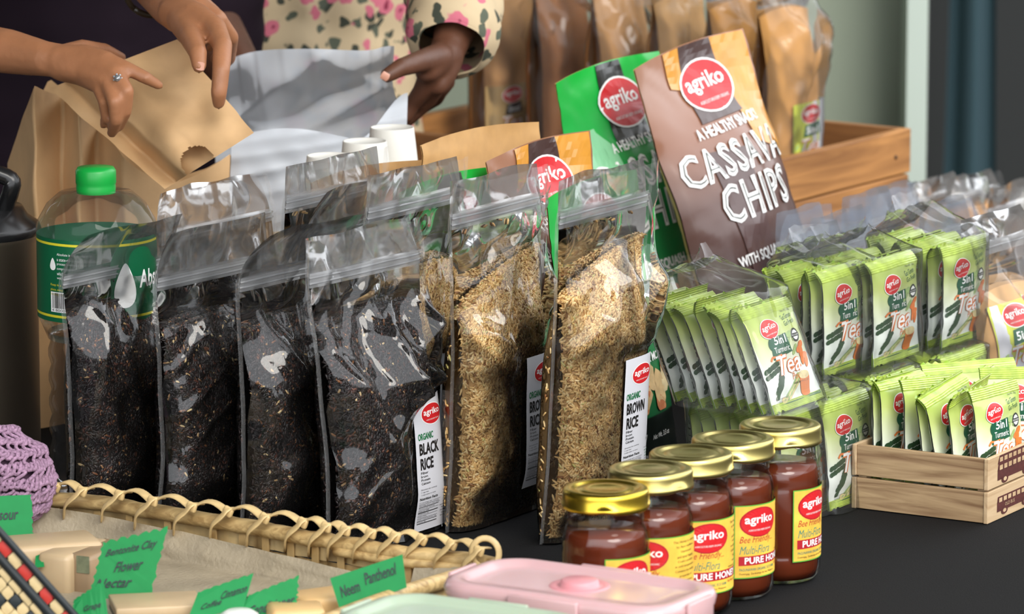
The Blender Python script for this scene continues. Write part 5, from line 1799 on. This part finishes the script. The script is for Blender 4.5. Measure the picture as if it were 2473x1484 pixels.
# end coil at the corner
g = G(); cc = PT(1172, 1338, KZ)
g.tube([cc + Vector((0.011 * math.cos(t), 0.004 * math.sin(t * 0.5), 0.012 * math.sin(t))) for t in [k / 20 * 5.4 - 1.2 for k in range(21)]], 0.0026, 8, flat=0.35, up=(0, 1, 0)); g.build('lashing_loop', M_STRIP, tray)
# woven wall below the rim: bands one over the other, held by stakes
for k in range(3):
    z = RZ - 0.012 - 0.0115 * k
    g = G()
    def band(a, b, k=k, z=z):
        p = path[min(90, int(a * 90))]
        return Vector((p.x, p.y, 0)) + TU * (0.003 + 0.0016 * math.sin(a * 90 + k * math.pi)) + Vector((0, 0, z + 0.0055 - 0.011 * b))
    g.grid(band, 90, 2)
    g.build('wall_slat', M_STRIP if k != 1 else M_STRIP2, tray)
for i in range(0, 91, 5):
    p = path[i]
    g = G(); g.box((0, 0, 0), (0.007, 0.002, 0.040), bev=0.0005)
    o = g.build('stake', M_STRIP2, tray, smooth=False); o.location = Vector((p.x, p.y, TZ + 0.0235)) + TU * (-0.001); o.rotation_euler = (0, 0, PHI - R(90))
for k in range(3):
    g = G()
    def bandn(a, b, k=k):
        p = npth[min(30, int(a * 30))]
        return Vector((p.x, p.y, RZ - 0.012 - 0.0115 * k + 0.0055 - 0.011 * b)) + TV * 0.003
    g.grid(bandn, 30, 2); g.build('wall_slat', M_STRIP if k != 1 else M_STRIP2, tray)
far_l = path[0]
g = G()
q0, q1 = path[0], path[-1]
g.prism([Vector((q0.x, q0.y, TZ + 0.001)), Vector((q1.x, q1.y, TZ + 0.001)), Vector((q1.x, q1.y, TZ + 0.001)) - TU * 0.32, Vector((q0.x, q0.y, TZ + 0.001)) - TU * 0.32], (0, 0, 0.003))
g.build('tray_floor', M_STRIP2, tray, smooth=False)

# greaseproof paper lining
M_PARCH = mat('greaseproof', (160, 148, 126), 0.55, noise_amt=0.22, noise_scale=22, bump=0.5, bump_scale=260)
top_px = spline([(-300, 1170, 0), (-100, 1200, 0), (75, 1222, 0), (160, 1230, 0), (280, 1250, 0), (400, 1275, 0), (480, 1290, 0), (600, 1318, 0), (720, 1345, 0), (860, 1378, 0), (960, 1395, 0)], 60)
def lining(a, b):
    t = top_px[min(60, int(a * 60 + 0.001))]
    i = max(0, min(len(rim_px) - 2, sum(1 for q in rim_px if q[0] <= t.x) - 1))
    f_ = (t.x - rim_px[i][0]) / (rim_px[i + 1][0] - rim_px[i][0])
    p = rim[i].lerp(rim[i + 1], f_) - TU * 0.013
    dy = t.y - (rim_px[i][1] * (1 - f_) + rim_px[i + 1][1] * f_)
    p.z = RZ - (dy - 8) / 2850
    if b < 0.4:
        k = b / 0.4
        q = p - TU * 0.010 * k
        return Vector((q.x, q.y, p.z + (TZ + 0.012 - p.z) * k)) + TU * (0.002 * nz(a * 20, b * 6))
    k = (b - 0.4) / 0.6
    q = p - TU * (0.010 + 0.26 * k)
    return Vector((q.x, q.y, TZ + 0.012 - 0.005 * k + 0.0015 * nz(a * 14, k * 8, 3)))
g = G(); g.grid(lining, 60, 40)
tag(g.build('paper_lining', M_PARCH), 'crinkled greaseproof paper lining the bamboo tray', 'paper')
g = G()
def lining2(a, b):
    p = PT(1020 + 120 * a, 1338 + 14 * a, RZ + 0.002 - 0.002) - TU * 0.0085
    return p - TU * 0.012 * b + Vector((0, 0, -0.024 * b * (1 - 0.35 * a) + 0.001 * nz(a * 5, b * 5)))
g.grid(lining2, 12, 10)
tag(g.build('paper_lining', M_PARCH), 'small flap of greaseproof paper hanging at the tray corner', 'paper')

# ------------------------------------------------------------------ soap bars
M_SOAP = mat('soap_beige', (186, 162, 128), 0.45, noise_amt=0.08, noise_scale=30, sss=0.1)
M_SOAP2 = mat('soap_greybrown', (150, 126, 98), 0.45, noise_amt=0.15, noise_scale=35, sss=0.1)
M_PEACH = mat('soap_peach', (214, 176, 122), 0.4, noise_amt=0.06, noise_scale=30, sss=0.1)
M_SDARK = mat('soap_dark', (58, 62, 50), 0.5, noise_amt=0.35, noise_scale=60)
def soap(px, py, z, dim, phi, m, label, rx=0.0, extra=None, group='handmade soap bars in the tray'):
    """px,py: middle of the top face"""
    q = PT(px, py, z)
    g = G()
    g.box((0, 0, 0), dim, bev=min(dim) * 0.16)
    for v in g.v:
        v += Vector((nz(v.x * 60, v.y * 60, v.z * 60), nz(v.y * 60, v.z * 60, 4), nz(v.z * 60, v.x * 60, 8))) * 0.0012
    root = thing('soap_bar', label, 'soap', Vector((q.x, q.y, z - dim[2] / 2)), phi, group, rx=rx)
    g.build('bar', m, root)
    if extra:
        extra(root, dim)
    return root
soap(125, 1300, TZ + 0.044, (0.075, 0.050, 0.028), R(20), M_SOAP, 'pale beige soap bar lying flat behind the others under the purple crochet')
def clay(root, dim):
    g = G(); g.grid(lambda a, b: Vector(((a - 0.5) * dim[0] * 0.5 + dim[0] * 0.2, -dim[1] / 2 - 0.0006, (b - 0.5) * dim[2] * 0.4 + dim[2] * 0.3)), 6, 3)
    g.build('clay_patch', mat('clay_green', (112, 118, 92), 0.7, noise_amt=0.3, noise_scale=120), root)
soap(180, 1318, TZ + 0.041, (0.030, 0.072, 0.036), R(-26), M_SOAP, 'beige soap block standing on edge, its smooth end towards the camera')
soap(235, 1322, TZ + 0.040, (0.024, 0.066, 0.036), R(-24), M_SOAP2, 'grey brown soap block with a greenish clay patch beside the big tag', extra=clay)
def dark_layer(root, dim):
    g = G(); g.box((0, 0, -dim[2] * 0.55), (dim[0] * 1.0, dim[1] * 0.99, dim[2] * 0.9), bev=0.003); g.build('dark_layer', M_SDARK, root)
soap(378, 1448, TZ + 0.034, (0.070, 0.050, 0.009), R(12), M_SOAP, 'two layered soap slab, cream over dark green, below the big tag', extra=dark_layer)
soap(772, 1432, TZ + 0.040, (0.050, 0.040, 0.030), R(30), M_PEACH, 'rounded peach soap half hidden behind the neem tag')
soap(715, 1462, TZ + 0.042, (0.044, 0.036, 0.026), R(10), M_PEACH, 'peach soap in front of the other peach one near the bottom edge')
soap(598, 1446, TZ + 0.030, (0.030, 0.020, 0.014), R(20), mat('soap_black', (48, 40, 36), 0.45, noise_amt=0.2, noise_scale=60), 'dark brown soap bar between two jagged tags')

# ------------------------------------------------------------------ green name tags
M_TAG = mat('green_card', (6, 128, 64), 0.7, noise_amt=0.05, noise_scale=120)
M_PEN = mat('pen_ink', (22, 34, 40), 0.5)
def card(corners, yd, label, lines, jag=(), lean=0.0, tm=M_TAG):
    """corners: bl, br, tr, tl as photo pixels on an upright card at depth yd; lines: text, s, t, height, width in card fractions"""
    bl, br, tr, tl = corners
    def q(s, t):
        x = (bl[0] * (1 - s) + br[0] * s) * (1 - t) + (tl[0] * (1 - s) + tr[0] * s) * t
        y = (bl[1] * (1 - s) + br[1] * s) * (1 - t) + (tl[1] * (1 - s) + tr[1] * s) * t
        return P(x, y, yd + 0.012 * t)
    out = []
    rn = random.Random(int(bl[0] + br[1]))
    N = 18
    for k in range(N + 1): out.append((k / N, 0.0))
    for k in range(1, N): out.append((1.0 + (rn.uniform(-0.03, 0.02) if 'r' in jag else 0), k / N))
    for k in range(N + 1): out.append((1 - k / N, 1.0 + ((0.022 if k % 3 < 2 else -0.02) + rn.uniform(-0.012, 0.012) if 't' in jag else 0)))
    for k in range(1, N): out.append((0.0 + ((0.018 if k % 3 < 2 else -0.015) if 'l' in jag else 0), 1 - k / N))
    g = G()
    g.prism([q(s, t) for s, t in out], (0, 0.0006, 0))
    root = thing('name_tag', label, 'tag', (0, 0, 0), group='handwritten green tags')
    g.build('card', tm, root, smooth=False)
    if lines:
        p = Print()
        for tx, s, t, h, w in lines:
            p.text(tx, s, t, h, M_PEN, w=w, shear=0.3, bold=0.012, rot=0.03, lift=1)
        p.build('handwriting', lambda s, t, l: q(s, t) + Vector((0, -0.0010, 0)), root)
def ydep(px, py, z): return PT(px, py, z).y
card(((214, 1445), (362, 1452), (404, 1276), (248, 1312)), ydep(290, 1450, TZ + 0.026), 'big jagged green tag reading Bentonite Clay Flower Nectar', [('Bentonite Clay', 0.10, 0.70, 0.16, 0.80), ('Flower', 0.30, 0.44, 0.17, 0.45), ('Nectar', 0.06, 0.18, 0.16, 0.58)], 'trl')
card(((170, 1500), (262, 1500), (250, 1404), (178, 1450)), ydep(215, 1500, TZ + 0.03), 'small green tag reading Grape at the bottom edge', [('Grape', 0.35, 0.30, 0.24, 0.5)], 'tl')
card(((-30, 1300), (80, 1296), (76, 1196), (-30, 1200)), ydep(30, 1296, TZ + 0.035), 'green tag tucked under the purple crochet', [('sour', 0.25, 0.42, 0.18, 0.45)], 'r')
card(((84, 1372), (107, 1370), (102, 1338), (86, 1344)), ydep(95, 1372, TZ + 0.03), 'tiny scrap of green card between soap and woven bag', [], '')
card(((452, 1500), (588, 1470), (612, 1386), (478, 1432)), ydep(520, 1490, TZ + 0.030), 'jagged green tag reading Coffee Cinnamon', [('Coffee', 0.18, 0.30, 0.20, 0.36), ('Cinnamon', 0.50, 0.48, 0.26, 0.46)], 't')
card(((560, 1510), (716, 1484), (722, 1392), (600, 1440)), ydep(640, 1500, TZ + 0.028), 'curled green tag reading Conditioner', [('Conditioner', 0.16, 0.22, 0.34, 0.80)], 'tr')
card(((822, 1478), (982, 1420), (972, 1340), (797, 1398)), ydep(890, 1480, TZ + 0.034), 'straight cut green tag reading Neem Panthenol', [('Neem', 0.08, 0.36, 0.34, 0.28), ('Panthenol', 0.44, 0.48, 0.36, 0.46)], '')
card(((440, 1510), (520, 1500), (498, 1462), (468, 1470)), ydep(480, 1500, TZ + 0.006), 'low green tag corner peeping over the bottom edge', [], 't')

# small striped tub
tq = PT(580, 1490, TZ + 0.03)
tub = thing('striped_tub', 'small white tub with orange and black stripes at the bottom edge', 'tub', (tq.x, tq.y - 0.01, TZ + 0.0045), R(20))
g = G(); g.lathe([(0.0, 0.0), (0.014, 0.0), (0.0155, 0.002), (0.0155, 0.026), (0.0150, 0.030), (0.010, 0.033), (0.0, 0.0335)], 40); g.build('body', mat('tub_white', (226, 224, 220), 0.35), tub)
for k, (z, m) in enumerate(((0.010, 'ink_orange'), (0.016, 'ink_black'), (0.022, 'ink_orange'))):
    g = G(); g.lathe([(0.0157, z), (0.0157, z + 0.003)], 40); g.build('stripe', MATS[m], tub)

# ------------------------------------------------------------------ folding food boxes with clear lids
def rrect(hx, hy, r, n=8):
    pts = []
    for cx, cy, a0 in ((hx - r, hy - r, 0), (-hx + r, hy - r, 90), (-hx + r, -hy + r, 180), (hx - r, -hy + r, 270)):
        for k in range(n + 1):
            a = R(a0 + 90 * k / n)
            pts.append((cx + r * math.cos(a), cy + r * math.sin(a)))
    return pts
def loft(g, rings, cap0=True, cap1=True):
    n = len(rings[0])
    vs_ = [v for r_ in rings for v in r_]
    fs = [(j * n + i, j * n + (i + 1) % n, (j + 1) * n + (i + 1) % n, (j + 1) * n + i) for j in range(len(rings) - 1) for i in range(n)]
    if cap0: fs.append(tuple(range(n))[::-1])
    if cap1: fs.append(tuple(range((len(rings) - 1) * n, len(rings) * n)))
    g.add(vs_, fs)
def ring_at(hx, hy, r, z): return [Vector((x, y, z)) for x, y in rrect(hx, hy, r)]
def food_box(center, phi, hx, hy, lid_z, label, mbody, mlid, mknob, knob=True):
    root = thing('food_box', label, 'food container', Vector((center.x, center.y, TZ + 0.0006)), phi, 'folding food boxes')
    H = lid_z - TZ
    g = G()
    loft(g, [ring_at(hx - 0.016, hy - 0.016, 0.022, 0.0), ring_at(hx - 0.012, hy - 0.012, 0.024, 0.004), ring_at(hx - 0.008, hy - 0.008, 0.026, H * 0.5), ring_at(hx - 0.010, hy - 0.010, 0.026, H * 0.52), ring_at(hx - 0.004, hy - 0.004, 0.028, H - 0.010)])
    g.build('folding_body', mbody, root)
    g = G()
    z = H - 0.012
    loft(g, [ring_at(hx, hy, 0.032, z), ring_at(hx + 0.001, hy + 0.001, 0.032, z + 0.006), ring_at(hx - 0.001, hy - 0.001, 0.031, z + 0.0105), ring_at(hx - 0.006, hy - 0.006, 0.028, z + 0.012), ring_at(hx - 0.012, hy - 0.012, 0.024, z + 0.012), ring_at(hx - 0.015, hy - 0.015, 0.022, z + 0.0085), ring_at(hx - 0.03, hy - 0.03, 0.012, z + 0.0088)], cap0=False)
    g.build('lid', mlid, root)
    if knob:
        g = G(); g.lathe([(0.0235, H - 0.0034), (0.0225, H - 0.0022), (0.0185, H - 0.0026), (0.0150, H - 0.0030), (0.0145, H + 0.001), (0.0125, H + 0.0022), (0.0, H + 0.0024)], 40)
        g.build('vent_knob', mknob, root)
    for sx, sy in ((1, 0), (-1, 0), (0, 1), (0, -1)):
        g = G()
        if sx: g.box((sx * (hx + 0.003), 0, H - 0.012), (0.004, hy * 0.7, 0.022), bev=0.0012)
        else: g.box((0, sy * (hy + 0.003), H - 0.012), (hx * 0.6, 0.004, 0.022), bev=0.0012)
        g.build('clip', mlid, root)
    return root
M_PINK = mat('pink_silicone', (208, 140, 146), 0.4, sss=0.1)
M_PLID = mat('pink_clear_lid', (200, 162, 164), 0.28, coat=0.3, sss=0.15)
M_GRNB = mat('mint_silicone', (168, 196, 140), 0.4, sss=0.1)
M_GLID = mat('mint_clear_lid', (168, 184, 162), 0.30, coat=0.3, sss=0.15)
pc = PT(1400, 1408, TZ + 0.088)
food_box(pc, R(-30), 0.100, 0.054, TZ + 0.088, 'pink food box with clear lid and round vent knob before the honey jars', M_PINK, M_PLID, M_PINK)
gc = PT(1105, 1492, TZ + 0.095)
food_box(gc, R(-30), 0.084, 0.056, TZ + 0.095, 'pale green food box with a cloudy lid at the bottom edge', M_GRNB, M_GLID, M_GRNB, knob=False)

# ------------------------------------------------------------------ purple crochet
M_YARN = mat('purple_yarn', (154, 122, 146), 0.9, noise_amt=0.35, noise_scale=420, bump=0.6, bump_scale=500)
cq = P(10, 1150, ydep(10, 1262, TZ + 0.03))
KC = 12500 / (cq.y * 1.018)
cro = thing('crochet_pouch', 'purple crocheted yarn pouch at the picture edge above the tray', 'crochet', (cq.x, cq.y, cq.z))
def csurf(u, v):
    th, ph = 2 * math.pi * u, math.pi * (v - 0.5)
    d = Vector((math.cos(ph) * math.cos(th), math.cos(ph) * math.sin(th), math.sin(ph)))
    r = 1 + 0.16 * nz(d.x * 2, d.y * 2, d.z * 2 + 4)
    return Vector((d.x * 0.040 * r, d.y * 0.034 * r, d.z * 0.041 * r)) + Vector((0.004 * d.z * -1, 0, 0))
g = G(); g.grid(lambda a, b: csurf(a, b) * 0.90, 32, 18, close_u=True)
g.build('lining', mat('yarn_shadow', (70, 46, 64), 0.95), cro)  # dark inner core, shade between the stitches put into its colour
for row in range(9):
    v = 0.10 + 0.80 * row / 8
    g = G()
    circ = max(6, int(18 * math.cos(math.pi * (v - 0.5))))
    for strand in (0, 1, 2):
        pts = []
        N = circ * 10
        for k in range(N + 1):
            u = k / N
            ph = u * circ * 2 * math.pi + strand * 2.09
            p = csurf(u, min(0.97, max(0.03, v + 0.030 * math.sin(ph) + 0.012 * math.sin(ph * 0.5))))
            pts.append(p * (1 + 0.05 * math.cos(ph + 1.0) + 0.03))
        g.tube(pts, 0.0019, 5, caps=False)
    g.build('crochet_row', M_YARN, cro)
g = G()
for k in range(22):
    u = k / 22
    pts = []
    for j in range(61):
        v = 0.08 + 0.84 * j / 60
        pts.append(csurf(u + 0.020 * math.sin(j * 0.75), v) * (1.05 + 0.03 * math.cos(j * 0.75)))
    g.tube(pts, 0.0017, 5, caps=False)
g.build('crochet_mesh', M_YARN, cro)

# ------------------------------------------------------------------ woven palm-leaf bag in the corner
wy = ydep(60, 1500, TZ + 0.03) - 0.04
wv = thing('woven_bag', 'checked palm leaf bag with red and black edging in the corner', 'bag', (0, 0, 0))
M_PALM = mat('palm_leaf', (206, 182, 134), 0.6, noise_amt=0.10, noise_scale=90)
M_PALMK = mat('palm_leaf_black', (34, 40, 42), 0.6)
M_REDT = mat('palm_leaf_red', (186, 52, 42), 0.6)
e0, e1 = Vector((-60, 1205)), Vector((230, 1530))
ed = (e1 - e0).normalized(); en = Vector((-ed.y, ed.x))            # en points down-left into the bag
def wq(s, t, lift=0.0):
    x = e0.x + ed.x * s + en.x * t
    y = e0.y + ed.y * s + en.y * t
    return P(x, y, wy - lift + 0.0004 * t * 0)
def piece(name, s0, s1, t0, t1, m, lift, th=0.0012, puff=0.0008):
    g = G()
    g.grid(lambda a, b: wq(s0 + (s1 - s0) * a, t0 + (t1 - t0) * b, lift + puff * math.sin(math.pi * a) * math.sin(math.pi * b)), 4, 4)
    k = len(g.v)
    g.prism([wq(s0, t0, lift), wq(s1, t0, lift), wq(s1, t1, lift), wq(s0, t1, lift)], (0, th, 0))
    return g.build(name, m, wv)
g = G(); g.prism([wq(-80, 4, -0.004), wq(460, 4, -0.004), wq(460, 330, -0.004), wq(-80, 330, -0.004)], (0, 0.004, 0)); g.build('bag_side', M_PALMK, wv, smooth=False)
piece('edge_cord', -80, 460, 0, 17, M_PALMK, 0.004, puff=0.004)
for k in range(14):
    piece('edge_plait', -70 + k * 38, -70 + k * 38 + 36, 18, 40, M_REDT if k % 2 else M_PALM, 0.002)
piece('edge_cord', -80, 460, 41, 62, M_PALMK, 0.004, puff=0.004)
for k in range(14):
    piece('edge_plait', -60 + k * 38, -60 + k * 38 + 36, 63, 78, M_PALM, 0.002)
for j in range(9):
    for i in range(17):
        piece('woven_strip', -60 + i * 27, -60 + i * 27 + 25.5, 80 + j * 27, 80 + j * 27 + 25.5, M_PALMK if ((i + j) % 2 and (i // 2 + j) % 3 != 1) else M_PALM, 0.0005 + 0.0009 * ((i + j) % 2))
